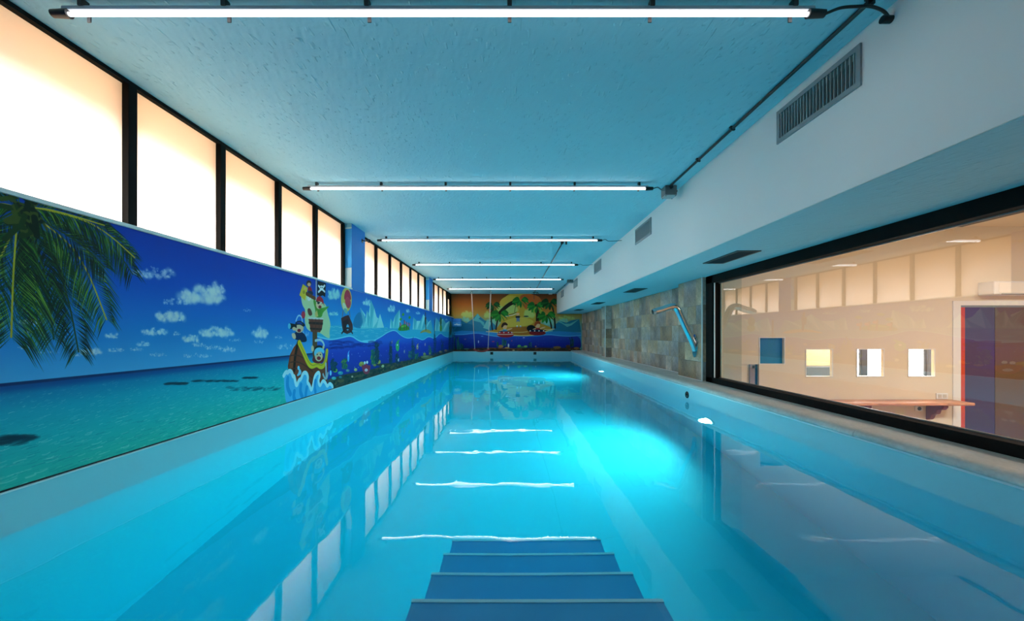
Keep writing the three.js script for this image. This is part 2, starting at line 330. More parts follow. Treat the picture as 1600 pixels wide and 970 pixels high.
function paintBeach() {
  const g = c.createLinearGradient(0, MY1, 0, HORIZON);
  g.addColorStop(0, '#0b3cb0'); g.addColorStop(0.35, '#1256c8'); g.addColorStop(0.7, '#2484d8'); g.addColorStop(1, '#52aee6');
  c.fillStyle = g; c.fillRect(-1, HORIZON, 9, 2);
  const s = c.createLinearGradient(0, HORIZON, 0, MY0);
  s.addColorStop(0, '#0b3f86'); s.addColorStop(0.05, '#0a4f92'); s.addColorStop(0.12, '#0f86b4'); s.addColorStop(0.3, '#18a8c0'); s.addColorStop(0.6, '#26bcc0'); s.addColorStop(1, '#35c4ae');
  c.fillStyle = s; c.fillRect(-1, -1, 9, HORIZON + 1);
  c.fillStyle = '#0a2560'; c.fillRect(-1, HORIZON - 0.012, 9, 0.016);
  for (let i = 0; i < 5200; i++) {                        // ripples of the lagoon
    const t = rnd() ** 1.1, y = HORIZON - 0.05 - t * 0.52, d = rr(0, 6.3), l = (0.012 + 0.05 * t) * rr(0.4, 1.3);
    line(rnd() < 0.6 ? `rgba(190,250,240,${rr(0.06, 0.42)})` : `rgba(0,90,125,${rr(0.08, 0.26)})`, 0.0016 + 0.0055 * t * rnd(), [[d, y], [d + l * 0.5, y + 0.006 * rr(-1, 1)], [d + l, y + 0.004]]);
  }
  for (const [x0, x1, y, h] of [[355, 440, 607, 5], [260, 290, 599, 1.6], [300, 370, 595, 1.4], [380, 400, 590, 1.2], [0, 50, 684, 5], [-60, 40, 692, 4]]) { // reefs
    for (let i = 0; i < 90; i++) { const p = PX(rr(x0, x1), y + rr(-h, h) * 0.6); c.fillStyle = `rgba(10,50,70,${rr(0.08, 0.3)})`; c.beginPath(); c.ellipse(p[0], p[1], 0.05 * rr(0.4, 1), 0.008 * rr(0.4, 1.2), 0, 0, 7); c.fill(); }
  }
  for (const [x, y, w, h, n] of [[830, 470, 220, 60, 40], [1090, 590, 220, 90, 90], [1165, 555, 90, 60, 40], [950, 625, 140, 40, 25], [920, 705, 150, 60, 70], [1165, 790, 170, 55, 80], [835, 790, 130, 40, 50], [1030, 825, 80, 45, 40],
    [1405, 795, 80, 55, 40], [600, 812, 70, 30, 25], [770, 855, 70, 28, 24], [950, 800, 40, 22, 14], [480, 895, 110, 40, 40], [620, 888, 90, 22, 24], [735, 885, 70, 20, 20], [850, 915, 90, 20, 20], [1070, 860, 70, 24, 24], [1150, 875, 90, 24, 30],
    [1230, 885, 80, 30, 30], [1060, 920, 150, 22, 30], [1270, 835, 60, 18, 14], [1400, 845, 60, 18, 14], [1505, 820, 40, 18, 14], [160, 735, 110, 36, 30], [150, 790, 130, 20, 14], [140, 875, 90, 22, 14], [1335, 675, 40, 18, 8], [250, 900, 120, 16, 12], [400, 915, 60, 20, 12],
    [1560, 870, 120, 30, 30], [1640, 800, 60, 30, 16]]) puff(zA, x, y, w, h, n);
  const dark = ['#06120a', '#0c2410', '#0a1a0e', '#16401a', '#081612', '#2c5c20'], lit = ['#1c4a18', '#3c7420', '#0e2a10', '#6c9a30', '#102c12', '#0a1c0c'];
  dark.rib = '#233b14'; lit.rib = '#c8b428';
  frond(zA, [[90, 130], [-140, 200], [-330, 520]], 0.194, dark, 74);
  frond(zA, [[110, 140], [30, 330], [-120, 620]], 0.211, lit, 87);
  frond(zA, [[150, 180], [250, 420], [285, 830]], 0.132, dark, 93);
  frond(zA, [[190, 200], [380, 520], [420, 900]], 0.132, dark, 99);
  frond(zA, [[120, 170], [230, 330], [200, 640]], 0.150, dark, 81);
  frond(zA, [[85, 210], [60, 480], [55, 820]], 0.211, lit, 130);
  frond(zA, [[150, 150], [460, 280], [572, 725]], 0.150, lit, 124);
  frond(zA, [[240, 200], [450, 300], [560, 440]], 0.114, dark, 68);
  frond(zA, [[140, 120], [560, 120], [715, 480]], 0.132, dark, 118);
  frond(zA, [[140, 110], [540, 150], [725, 390]], 0.097, lit, 93);
  frond(zA, [[120, 120], [200, 90], [560, 215]], 0.070, lit, 56);
  frond(zA, [[110, 130], [20, 60], [-200, 130]], 0.176, lit, 68);
  for (let i = 0; i < 60; i++) { const p = zA(rr(60, 200), rr(60, 260)); line(['#0b1c0d', '#1d3312', '#3b4a18'][(rnd() * 3) | 0], rr(0.01, 0.03), [p, [p[0] + rr(-0.06, 0.06), p[1] + rr(-0.1, 0.04)]]); }
}
function paintReef() {
  const x0 = 5.15;                                        // where the painted sea takes over from the beach print
  c.save(); c.beginPath(); c.rect(x0, -1, 20, 5); c.clip();
  const g = c.createLinearGradient(0, MY1, 0, 0.85);
  g.addColorStop(0, '#1464c8'); g.addColorStop(0.5, '#1f94dc'); g.addColorStop(1, '#59c8e4');
  c.fillStyle = g; c.fillRect(x0, 0.5, 20, 3);
  for (const [x, y, w, h] of [[490, 140, 90, 80], [490, 290, 70, 30]]) puff(zB, x, y, w, h, 60, '170,232,235', 0.7);
  for (const [x, y, w, h] of [[70, 175, 70, 50], [275, 225, 60, 55], [415, 245, 30, 30], [500, 262, 35, 25], [740, 318, 16, 14]]) puff(zC, x, y, w, h, 40, '190,240,240', 0.8);
  const berg = (z, pts) => { fill('#6fd0dc', via(z, ...pts)); const a = z(...pts[0]); for (let i = 1; i < pts.length - 1; i++) { fill(i % 2 ? 'rgba(225,250,250,.55)' : 'rgba(40,140,180,.35)', [z(...pts[i]), z(...pts[i + 1]), z((pts[0][0] + pts[i][0] * 2) / 3, pts[0][1])]); } };
  fill('rgba(20,110,160,.75)', via(zB, [632, 400], [640, 330], [680, 270], [720, 300], [740, 400]), true);
  berg(zB, [[690, 405], [730, 300], [690, 245], [735, 330], [755, 280], [770, 190], [785, 250], [800, 300], [830, 330], [873, 400]]);
  berg(zC, [[90, 395], [40, 300], [15, 215], [60, 310], [70, 240], [95, 300], [100, 150], [130, 220], [160, 330], [180, 270], [215, 390]]);
  berg(zC, [[300, 395], [262, 390], [270, 310], [290, 340], [305, 290], [345, 235], [352, 330], [380, 390]]);
  berg(zC, [[480, 410], [455, 410], [462, 300], [490, 330], [520, 330], [545, 272], [560, 300], [590, 340], [610, 320], [625, 420]]);
  berg(zC, [[660, 425], [640, 420], [652, 300], [680, 340], [712, 310], [735, 350], [765, 330], [790, 430]]);
  fill('#3ab2d8', via(zB, [360, 380], [540, 380], [700, 405], [900, 395], [900, 560], [360, 560]));
  fill('#3ab2d8', via(zC, [0, 395], [430, 400], [800, 425], [800, 520], [0, 560]));
  for (let i = 0; i < 40; i++) { const p = zB(rr(440, 880), rr(385, 470)); line('rgba(190,245,245,.5)', 0.006, [p, [p[0] + 0.08, p[1] + 0.006], [p[0] + 0.16, p[1] - 0.004]]); }
  // deep sea under a rolling surface line
  const wave = [...via(zB, [330, 455], [400, 475], [470, 490], [560, 470], [625, 455], [680, 500], [760, 512], [830, 490]), ...via(zC, [0, 500], [90, 512], [180, 470], [250, 420], [310, 405], [350, 450], [410, 480], [470, 465], [510, 480], [545, 495], [590, 455], [640, 485], [690, 425], [720, 460], [770, 470], [805, 460])];
  const sea = c.createLinearGradient(0, 0.9, 0, MY0);
  sea.addColorStop(0, '#2a62d0'); sea.addColorStop(0.25, '#2438b4'); sea.addColorStop(0.7, '#20279a'); sea.addColorStop(1, '#141a60');
  c.fillStyle = sea; soft([...wave, [18, 0.9], [18, -0.5], [4, -0.5], [4, 0.9]]); c.fill();
  line('#7ad8f0', 0.022, wave);
  for (let i = 0; i < 30; i++) { const p = zB(rr(400, 860), rr(500, 560)); line('rgba(20,20,120,.35)', 0.03, [p, [p[0] + 0.15, p[1] + 0.02], [p[0] + 0.4, p[1] - 0.01]]); }
  // sea bed with stones, weed, fish and bubbles
  fill('#3b3a34', [...via(zB, [430, 790], [520, 765], [620, 740], [720, 725], [873, 690]), ...via(zC, [60, 690], [200, 690], [330, 680], [480, 650], [620, 620], [760, 585], [810, 570]), [18, 0.35], [18, -0.5], [5, -0.5]], true);
  for (let i = 0; i < 260; i++) { const d = rr(5.4, 17), y = MY0 + rr(0, 0.14); c.fillStyle = ['#2a2a2a', '#57503c', '#1c2a30', '#6a5a38', '#4a4238'][(rnd() * 5) | 0]; c.beginPath(); c.ellipse(d, y, rr(0.03, 0.11), rr(0.008, 0.03), 0, 0, 7); c.fill(); }
  const rock = (z, x, y, rx, ry, col) => { fill(col, ring(z, x, y, rx, ry, 14)); fill('rgba(255,255,255,.25)', ring(z, x - rx * 0.2, y - ry * 0.35, rx * 0.5, ry * 0.35, 10)); };
  for (const a of [[490, 780, 18, 12, '#4ab0b8'], [540, 740, 20, 14, '#3aa0a8'], [595, 722, 14, 10, '#5a9a8a'], [540, 772, 12, 9, '#3a7a88'], [500, 720, 18, 16, '#78b040'], [700, 675, 20, 18, '#b09a40'], [830, 655, 16, 16, '#c8b050'], [800, 680, 12, 10, '#a09040'], [655, 715, 12, 12, '#d8c070'], [860, 690, 10, 9, '#c8c080'], [630, 768, 8, 8, '#d0a888']]) rock(zB, ...a);
  for (const a of [[25, 690, 20, 18, '#b8a040'], [165, 670, 18, 16, '#c8b050'], [205, 710, 10, 12, '#d0c890'], [555, 610, 12, 14, '#a89850'], [575, 635, 50, 16, '#8a7a50'], [600, 605, 10, 10, '#c8a850'], [690, 590, 12, 10, '#a88850'], [735, 580, 14, 10, '#b07a48']]) rock(zC, ...a);
  const weed = (z, x, y, h, col, n = 7) => { for (let i = 0; i < n; i++) { const b = x + rr(-12, 12), t = rr(0.5, 1) * h, s = rr(-8, 8); line(col[(rnd() * col.length) | 0], 0.03, via(z, [b, y], [b + s, y - t * 0.35], [b - s, y - t * 0.7], [b + s * 0.6, y - t])); for (let k = 0; k < 7; k++) { const q = z(b + rr(-9, 9), y - t * rr(0.1, 1)); c.beginPath(); c.ellipse(q[0], q[1], 0.04, 0.014, rr(-1, 1), 0, 7); c.fillStyle = col[(rnd() * col.length) | 0]; c.fill(); } } };
  const green = ['#1c5a58', '#2a7a50', '#184a5a', '#5a8a3a'], deep = ['#122a4a', '#163858', '#1a4a50'];
  weed(zB, 490, 720, 90, deep); weed(zB, 570, 705, 70, green); weed(zB, 795, 670, 110, green, 9); weed(zB, 815, 660, 150, deep, 8);
  weed(zC, 120, 690, 130, green, 9); weed(zC, 150, 670, 170, deep, 8); weed(zC, 270, 690, 190, deep, 10); weed(zC, 320, 690, 90, deep, 8); weed(zC, 440, 640, 60, green, 5); weed(zC, 460, 650, 190, deep, 10);
  weed(zC, 490, 650, 60, green, 6); weed(zC, 600, 610, 80, green, 6); weed(zC, 645, 600, 170, deep, 9); weed(zC, 705, 590, 110, deep, 7); weed(zC, 770, 580, 260, ['#142a20', '#1e3a24', '#0e1e1a'], 14); weed(zC, 795, 575, 280, ['#142a20', '#1e3a24', '#0e1e1a'], 12);
  const crab = (z, x, y, s) => { fill('#b02848', via(z, [x - 30 * s, y], [x - 34 * s, y - 40 * s], [x - 14 * s, y - 30 * s], [x, y - 50 * s], [x + 14 * s, y - 30 * s], [x + 34 * s, y - 36 * s], [x + 28 * s, y + 10 * s], [x + 12 * s, y + 36 * s], [x - 12 * s, y + 34 * s]), true); fill('#ffffff', ring(z, x - 10 * s, y - 52 * s, 7 * s, 12 * s)); fill('#ffffff', ring(z, x + 8 * s, y - 56 * s, 7 * s, 12 * s)); fill('#f0d0d8', via(z, [x - 16 * s, y + 5 * s], [x, y - 14 * s], [x + 18 * s, y + 4 * s], [x, y + 18 * s]), true); };
  crab(zB, 735, 715, 1);
  const fish = (z, x, y, rx, ry, col) => { fill(col, ring(z, x, y, rx, ry)); fill(col, via(z, [x - rx * 0.4, y - ry], [x + rx * 1.4, y - ry * 1.5], [x + rx * 0.4, y - ry * 0.6])); fill('#ffffff', ring(z, x, y - ry * 0.3, rx * 0.3, ry * 0.18)); };
  fish(zB, 600, 620, 7, 36, '#5ab8f0'); fish(zC, 327, 545, 15, 42, '#46b46a'); fish(zC, 495, 550, 9, 22, '#c89878'); fish(zC, 385, 590, 6, 14, '#8a8a9a'); fish(zC, 280, 510, 6, 14, '#7a6a8a'); fish(zC, 560, 530, 5, 12, '#a890a8'); fish(zC, 335, 660, 6, 12, '#c8d0c0');
  for (let i = 0; i < 160; i++) { const p = [rr(5.3, 16), rr(0.45, 0.82)]; c.fillStyle = `rgba(190,225,255,${rr(0.25, 0.8)})`; c.beginPath(); c.arc(p[0], p[1], rr(0.004, 0.013), 0, 7); c.fill(); }
  // islands on the painted water
  fill('#2a8a30', via(zC, [325, 412], [345, 375], [380, 355], [410, 365], [432, 405], [380, 415]), true);
  fill('#7ac04a', via(zC, [350, 385], [380, 360], [405, 372], [380, 385]), true);
  for (const [x, y] of [[350, 350], [385, 330], [405, 345], [425, 350]]) { line('#6a3a20', 0.06, via(zC, [x, 400], [x - 2, y]), false); fill('#c86a90', ring(zC, x + 4, y + 12, 6, 14)); }
  for (const [x, y] of [[375, 280], [430, 305], [355, 320]]) fill('#4aa83a', via(zC, [x, y + 12], [x - 14, y], [x, y - 22], [x + 12, y - 4]), true);
  fill('#c8a860', via(zC, [505, 440], [545, 402], [590, 400], [620, 430], [600, 438], [560, 420]), true);
  line('#4a3024', 0.1, via(zC, [566, 400], [563, 268]), false); fill('#3a2c24', via(zC, [556, 300], [570, 300], [568, 360], [558, 360]));
  line('#2a2420', 0.1, via(zC, [640, 470], [640, 330]), false); fill('#5a9a3a', ring(zC, 693, 390, 10, 30)); fill('#2a5a30', ring(zC, 692, 335, 9, 40)); fill('#3a4a24', ring(zC, 775, 390, 9, 60));
  c.restore();
}
function paintShip() {
  // balloon beside the pillar
  fill('#e8c860', ring(zB, 585, 185, 41, 92)); fill('#c83048', via(zB, [565, 190], [572, 130], [590, 105], [612, 125], [625, 190], [600, 180]), true); fill('#d8485a', via(zB, [570, 200], [585, 160], [605, 165], [624, 215], [600, 265]), true);
  fill('#e8e0c0', via(zB, [550, 210], [575, 205], [600, 290], [570, 285]), true); fill('#7ab0a8', via(zB, [560, 250], [590, 250], [595, 295], [575, 290]), true);
  line('#8a6a58', 0.02, via(zB, [560, 270], [552, 330]), false); line('#8a6a58', 0.02, via(zB, [608, 270], [614, 315]), false); fill('#4a2028', via(zB, [545, 325], [575, 308], [602, 300], [632, 372], [634, 410], [622, 432], [590, 445], [562, 432], [552, 390])); fill('#2a141c', via(zB, [555, 350], [600, 330], [612, 400], [570, 410])); fill('#5ab8e0', ring(zB, 595, 395, 10, 24)); line('#2a141c', 0.03, via(zB, [550, 440], [590, 380], [632, 440]));
  // sail and mast
  fill('#cfdcaa', via(zB, [238, 150], [258, 95], [300, 140], [345, 190], [430, 210], [440, 280], [468, 370], [455, 430], [462, 482], [430, 470], [380, 430], [285, 425], [265, 330], [275, 260], [250, 230]), true);
  line('#6a4020', 0.12, via(zB, [346, 600], [346, 420]), false); line('#d8d0b0', 0.025, via(zB, [357, 200], [356, 35]), false);
  fill('#101014', via(zB, [366, 42], [430, 60], [424, 165], [405, 152], [385, 160], [362, 148])); fill('#ffffff', ring(zB, 396, 92, 17, 15)); fill('#ffffff', via(zB, [386, 102], [406, 104], [404, 116], [388, 114]));
  line('#ffffff', 0.03, via(zB, [374, 80], [420, 124]), false); line('#ffffff', 0.03, via(zB, [420, 78], [374, 126]), false); fill('#101014', ring(zB, 390, 92, 4, 4)); fill('#101014', ring(zB, 402, 93, 4, 4));
  // look-out barrel with a pirate
  fill('#5a9a30', via(zB, [345, 320], [352, 270], [330, 190], [345, 180], [372, 250], [420, 245], [450, 232], [452, 242], [405, 280], [400, 320]), true);
  fill('#f2c8a0', ring(zB, 378, 222, 24, 34)); fill('#c02030', via(zB, [352, 200], [362, 165], [385, 155], [408, 180], [412, 205], [420, 240], [404, 205], [380, 196]), true); fill('#101010', ring(zB, 372, 210, 8, 9)); line('#101010', 0.012, via(zB, [354, 196], [402, 214]), false); fill('#8a1820', ring(zB, 384, 240, 12, 12)); fill('#ffffff', ring(zB, 392, 210, 5, 6)); fill('#e8c870', via(zB, [345, 290], [362, 262], [372, 310], [352, 318]));
  fill('#6a3426', via(zB, [285, 255], [310, 245], [332, 300], [300, 312]), true);
  fill('#7a3a2c', via(zB, [295, 320], [410, 328], [400, 405], [385, 432], [315, 428])); fill('#3a1c18', via(zB, [298, 352], [408, 358], [406, 376], [300, 370])); fill('#3a1c18', via(zB, [306, 396], [400, 402], [397, 416], [310, 411])); fill('#e8e4dc', via(zB, [290, 318], [412, 324], [410, 336], [292, 330])); for (const x of [325, 352, 378]) line('#5a281e', 0.012, via(zB, [x, 332], [x + 1, 428]), false);
  // monkey with a map
  fill('#e0c030', via(zB, [255, 66], [292, 95], [272, 192], [228, 150])); fill('#b09020', ring(zB, 262, 128, 10, 14)); fill('#3a1c14', ring(zB, 300, 62, 20, 24)); fill('#e8b088', ring(zB, 302, 70, 13, 14)); fill('#a02030', via(zB, [290, 86], [318, 84], [330, 140], [296, 138]), true); fill('#1c2440', via(zB, [288, 115], [330, 120], [334, 150], [300, 150]), true); line('#f0f0f0', 0.03, via(zB, [300, 150], [288, 185], [310, 185], [312, 165])); fill('#e8b088', ring(zB, 272, 100, 9, 9)); line('#6a3a1c', 0.05, via(zB, [284, 140], [345, 175]), false);
  fill('#d03048', ring(zB, 258, 300, 15, 28));
  // pirate with the spyglass
  fill('#16204a', via(zB, [188, 430], [230, 425], [268, 440], [292, 500], [250, 510], [215, 490], [190, 485]), true); fill('#f2c8a0', ring(zB, 226, 400, 34, 36)); fill('#101020', via(zB, [192, 360], [232, 338], [275, 372], [262, 395], [235, 372], [205, 378]), true); fill('#1a3a90', via(zB, [196, 365], [230, 345], [262, 378], [230, 368]), true);
  line('#a8d8f0', 0.02, via(zB, [202, 345], [215, 300], [245, 310], [250, 350])); fill('#101018', via(zB, [150, 362], [208, 372], [208, 398], [155, 408])); fill('#5ac8e8', ring(zB, 152, 385, 11, 22)); fill('#a01828', ring(zB, 226, 418, 14, 13)); fill('#f2c8a0', ring(zB, 188, 405, 14, 14)); fill('#f2c8a0', via(zB, [165, 440], [195, 435], [205, 480], [180, 485]), true);
  // hull
  fill('#863218', via(zB, [222, 500], [185, 545], [155, 605], [140, 690], [152, 760], [195, 870], [320, 900], [440, 830], [446, 680], [440, 562], [415, 690], [360, 680], [315, 695], [275, 620], [245, 545]));
  fill('#9a4424', via(zB, [205, 530], [165, 600], [150, 690], [165, 750], [188, 740], [190, 620]), true); line('#2a120c', 0.05, via(zB, [218, 510], [195, 600], [188, 720]), true);
  for (const y of [590, 640, 690, 740]) line('#5a2418', 0.014, via(zB, [160, y + 20], [200, y + 8], [270, y + 40], [330, y + 90]));
  line('#f0c818', 0.075, via(zB, [228, 512], [250, 560], [272, 610], [292, 660], [318, 690], [345, 680], [362, 672], [385, 692], [412, 688], [430, 640], [438, 575])); line('#c89010', 0.012, via(zB, [228, 512], [272, 610], [318, 690], [362, 672], [412, 688], [438, 575]));
  // captain in the boat
  fill('#7a1020', via(zB, [320, 650], [335, 610], [410, 610], [420, 650], [370, 675]), true); fill('#f2c8a0', ring(zB, 375, 612, 30, 40)); fill('#101018', via(zB, [335, 570], [355, 530], [400, 530], [418, 560], [380, 548]), true); fill('#7ad0ec', via(zB, [338, 580], [355, 550], [390, 545], [420, 565], [415, 600], [392, 575], [360, 585], [345, 620]), true); fill('#a01828', ring(zB, 376, 628, 15, 14)); fill('#101010', ring(zB, 364, 600, 4, 5)); fill('#101010', ring(zB, 388, 600, 4, 5));
  fill('#f2c8a0', via(zB, [400, 550], [415, 515], [420, 545], [410, 565]), true); line('#c8d8e0', 0.035, via(zB, [350, 495], [385, 485], [408, 505], [416, 530])); fill('#f2c8a0', ring(zB, 328, 555, 10, 24));
  line('#b8c0c8', 0.04, via(zB, [430, 670], [432, 770])); line('#b8c0c8', 0.035, via(zB, [408, 750], [420, 785], [438, 780], [445, 740]));
  // surf
  const surf = via(zB, [110, 760], [125, 728], [140, 740], [150, 722], [170, 730], [180, 770], [190, 760], [205, 850], [225, 790], [240, 790], [255, 740], [280, 735], [295, 770], [288, 810], [305, 830], [320, 880], [335, 820], [345, 760], [375, 730], [385, 760], [370, 800], [385, 845], [405, 795], [425, 810], [440, 845], [455, 820], [470, 825], [485, 850], [470, 880], [430, 905], [300, 1010], [130, 1010], [112, 850]);
  fill('#58bcf0', surf, true); line('#d8f4ff', 0.05, surf.slice(0, 30)); for (const a of [[140, 780, 160, 900], [240, 830, 250, 920], [285, 850, 275, 930], [350, 800, 350, 880], [190, 880, 195, 950]]) line('#2a94dc', 0.06, via(zB, [a[0], a[1]], [a[0] - 8, (a[1] + a[3]) / 2], [a[2], a[3]]));
  fill('#8ad8f8', via(zB, [222, 740], [225, 705], [240, 715], [245, 745], [220, 765], [205, 760]), true); fill('#8ad8f8', ring(zB, 222, 702, 9, 16)); fill('#8ad8f8', ring(zB, 465, 740, 8, 20));
}
function muralPanel(name, d0, d1, W, H, label) {
  const map = canvas(W, H, (cc) => {
    c = cc; seed = 4711;
    c.setTransform(W / (d1 - d0), 0, 0, -H / (MY1 - MY0), -d0 * W / (d1 - d0), MY1 * H / (MY1 - MY0));
    paintBeach(); paintReef(); paintShip();
  });
  const g = new THREE.BoxGeometry(0.006, MY1 - MY0, d1 - d0), m = new THREE.MeshPhysicalMaterial({ map, roughness: 0.55, specularIntensity: 0.35 });
  solo(name, g, [m, M.dark, M.dark, M.dark, M.dark, M.dark], [XL + 0.003, (MY0 + MY1) / 2, -(d0 + d1) / 2], label, 'mural');
}
muralPanel('beach_mural', 0.4, 4.2, 2048, 820, 'printed tropical beach mural with palm fronds, clouds and turquoise lagoon');
muralPanel('pirate_mural', 4.2, 8.4, 2048, 760, 'painted mural of cartoon pirates in a brown ship beside icebergs');
muralPanel('reef_mural', 8.4, FAR - 0.002, 2048, 420, 'painted undersea mural with icebergs, weed and fish below the pillar windows');
{
  const x0 = -2.74, x1 = 3.23, y0 = LIP + 0.01, y1 = CEIL;
  const map = canvas(1600, Math.round(1600 * (y1 - y0) / (x1 - x0)), (cc, W, H) => {
    c = cc; seed = 99;
    c.setTransform(W / (x1 - x0), 0, 0, -H / (y1 - y0), -x0 * W / (x1 - x0), y1 * H / (y1 - y0));
    const g = c.createLinearGradient(0, 2.84, 0, 1.3); g.addColorStop(0, '#6a3418'); g.addColorStop(0.3, '#a85a1e'); g.addColorStop(0.6, '#b88a3a'); g.addColorStop(0.85, '#8ab08a'); g.addColorStop(1, '#6ab0b0');
    c.fillStyle = g; c.fillRect(-3, 0, 7, 3);
    fill('#c8a030', ring(zD, 785, 330, 245, 225, 40)); fill('#d06428', via(zD, [770, 140], [900, 130], [1010, 170], [1030, 300], [960, 330], [850, 310], [790, 240]), true); fill('#d8b040', via(zD, [545, 290], [560, 200], [640, 150], [760, 150], [790, 300], [700, 380], [600, 360]), true);
    for (const [x, y, w, h] of [[210, 350, 110, 70], [430, 360, 70, 60], [570, 290, 60, 60], [680, 280, 110, 110], [880, 340, 90, 90], [1280, 390, 160, 40]]) puff(zD, x, y, w, h, 60, '190,205,110', 0.6);
    for (const [x, y, w, h] of [[180, 410, 100, 50], [470, 430, 90, 60], [1090, 430, 80, 70], [1250, 420, 90, 40]]) puff(zD, x, y, w, h, 50, '130,205,185', 0.6);
    fill('#2f7fa0', via(zD, [20, 540], [60, 470], [150, 420], [200, 450], [270, 400], [320, 345], [350, 380], [400, 420], [470, 430], [520, 480], [520, 545])); fill('#5ab8c0', via(zD, [270, 420], [322, 345], [350, 385], [330, 400], [390, 440], [400, 500], [350, 440])); fill('#7ac8c8', via(zD, [380, 500], [420, 420], [470, 440], [440, 520])); fill('#1f6a90', via(zD, [60, 540], [110, 470], [200, 450], [280, 470], [300, 545]));
    fill('#2a7898', via(zD, [1130, 545], [1150, 470], [1210, 425], [1280, 445], [1330, 420], [1420, 405], [1440, 545])); fill('#62b8b8', via(zD, [1170, 430], [1210, 425], [1260, 455], [1320, 455], [1420, 405], [1340, 470], [1290, 490], [1230, 450]));
    fill('#2f88cc', via(zD, [-40, 560], [150, 530], [300, 535], [520, 545], [800, 550], [1060, 545], [1200, 535], [1440, 550], [1440, 660], [-40, 660])); 
    // island hill and sand
    fill('#c8902c', via(zD, [410, 535], [520, 520], [560, 450], [650, 400], [780, 375], [900, 400], [960, 440], [1060, 470], [1150, 510], [1060, 530], [980, 585], [700, 590], [540, 545]), true); fill('#d8b848', via(zD, [560, 490], [600, 430], [700, 390], [800, 380], [900, 405], [940, 440], [860, 480], [750, 490]), true); fill('#b06a20', via(zD, [620, 520], [740, 480], [880, 490], [960, 530], [880, 575], [720, 580]), true); line('#f0dca0', 0.03, via(zD, [415, 540], [520, 545], [640, 575], [800, 588], [940, 580], [1050, 540], [1150, 512])); line('#e0c070', 0.03, via(zD, [650, 560], [720, 545], [790, 550], [860, 540]));
    // sea below
    const s = c.createLinearGradient(0, 0.85, 0, 0.3); s.addColorStop(0, '#2340a8'); s.addColorStop(0.6, '#1c2690'); s.addColorStop(1, '#14185a'); c.fillStyle = s;
    soft(via(zD, [-40, 575], [150, 580], [250, 565], [330, 560], [420, 580], [540, 600], [700, 592], [850, 590], [980, 595], [1080, 575], [1200, 590], [1320, 595], [1440, 585], [1440, 800], [-40, 800])); c.fill(); line('#58b0e8', 0.035, via(zD, [-40, 568], [150, 575], [250, 560], [330, 555], [420, 575], [540, 595], [650, 592])); line('#58b0e8', 0.035, via(zD, [1040, 575], [1100, 570], [1200, 585], [1320, 592], [1440, 580]));
    fill('#4a2c1c', via(zD, [-40, 745], [150, 730], [400, 712], [560, 718], [760, 722], [980, 712], [1200, 720], [1440, 705], [1440, 800], [-40, 800]), true); line('#a05a2a', 0.03, via(zD, [420, 718], [640, 722], [800, 730]));
    for (let i = 0; i < 120; i++) fill(['#6a4a30', '#2a1c18', '#8a6a48', '#3a4a38', '#7a3a24'][(rnd() * 5) | 0], ring(zD, rr(20, 1430), rr(718, 760), rr(4, 18), rr(2, 6), 10));
    for (const [x, y, rx, ry, col] of [[1180, 712, 42, 14, '#8a6030'], [1390, 720, 30, 12, '#a07038'], [1300, 700, 26, 16, '#5a3a24'], [570, 700, 30, 16, '#b07a48'], [800, 708, 60, 10, '#4a6a48'], [770, 695, 18, 12, '#6aa84a'], [840, 700, 20, 10, '#88b060'], [640, 715, 26, 8, '#c89858'], [710, 742, 14, 5, '#e0d0a0'], [200, 728, 30, 7, '#5a7a6a']]) fill(col, ring(zD, x, y, rx, ry));
    for (const [x, y, h] of [[540, 700, 50], [600, 690, 80], [620, 690, 60], [890, 705, 50], [1335, 700, 110], [1350, 700, 80], [100, 735, 150], [70, 735, 180], [130, 735, 90], [160, 735, 60]]) for (let k = 0; k < 5; k++) { const b = x + rr(-14, 14); line(['#16342a', '#1e5a4a', '#2a7a5a', '#122430'][(rnd() * 4) | 0], 0.022, via(zD, [b, y], [b + rr(-8, 8), y - h * 0.5], [b + rr(-12, 12), y - h * rr(0.7, 1)])); }
    for (const [x, y, rx, ry, col] of [[655, 690, 8, 20, '#e8e8f0'], [330, 650, 5, 16, '#c8d8f0'], [490, 648, 16, 6, '#a03a6a'], [185, 622, 12, 4, '#8a6aa0'], [370, 590, 14, 4, '#5aa8e0'], [820, 606, 12, 4, '#b8c8e8'], [690, 640, 5, 5, '#d05040'], [950, 700, 8, 5, '#d89040']]) fill(col, ring(zD, x, y, rx, ry, 10));
    for (let i = 0; i < 60; i++) fill('rgba(200,220,255,.6)', ring(zD, rr(150, 1420), rr(605, 700), 1.6, 1.6, 6));
    // palms
    const palm = (trunk, w, tx, ty, r, dark) => { line('#2a1a10', w, via(zD, ...trunk)); for (let k = 0; k < 9; k++) { const a = -0.35 + k * 0.48, x = Math.cos(a), y = Math.sin(a) * 0.75; fill((k % 2) ? (dark ? '#1c5a20' : '#2f8a2c') : (dark ? '#123c18' : '#1d6a22'), via(zD, [tx, ty], [tx + x * r * 0.5 - y * r * 0.3, ty + y * r * 0.5 - r * 0.34 * Math.abs(x) - 0.1 * r], [tx + x * r * 1.2, ty + y * r + r * 0.34], [tx + x * r * 0.5 + y * r * 0.3, ty + y * r * 0.5 + r * 0.16]), true); } };
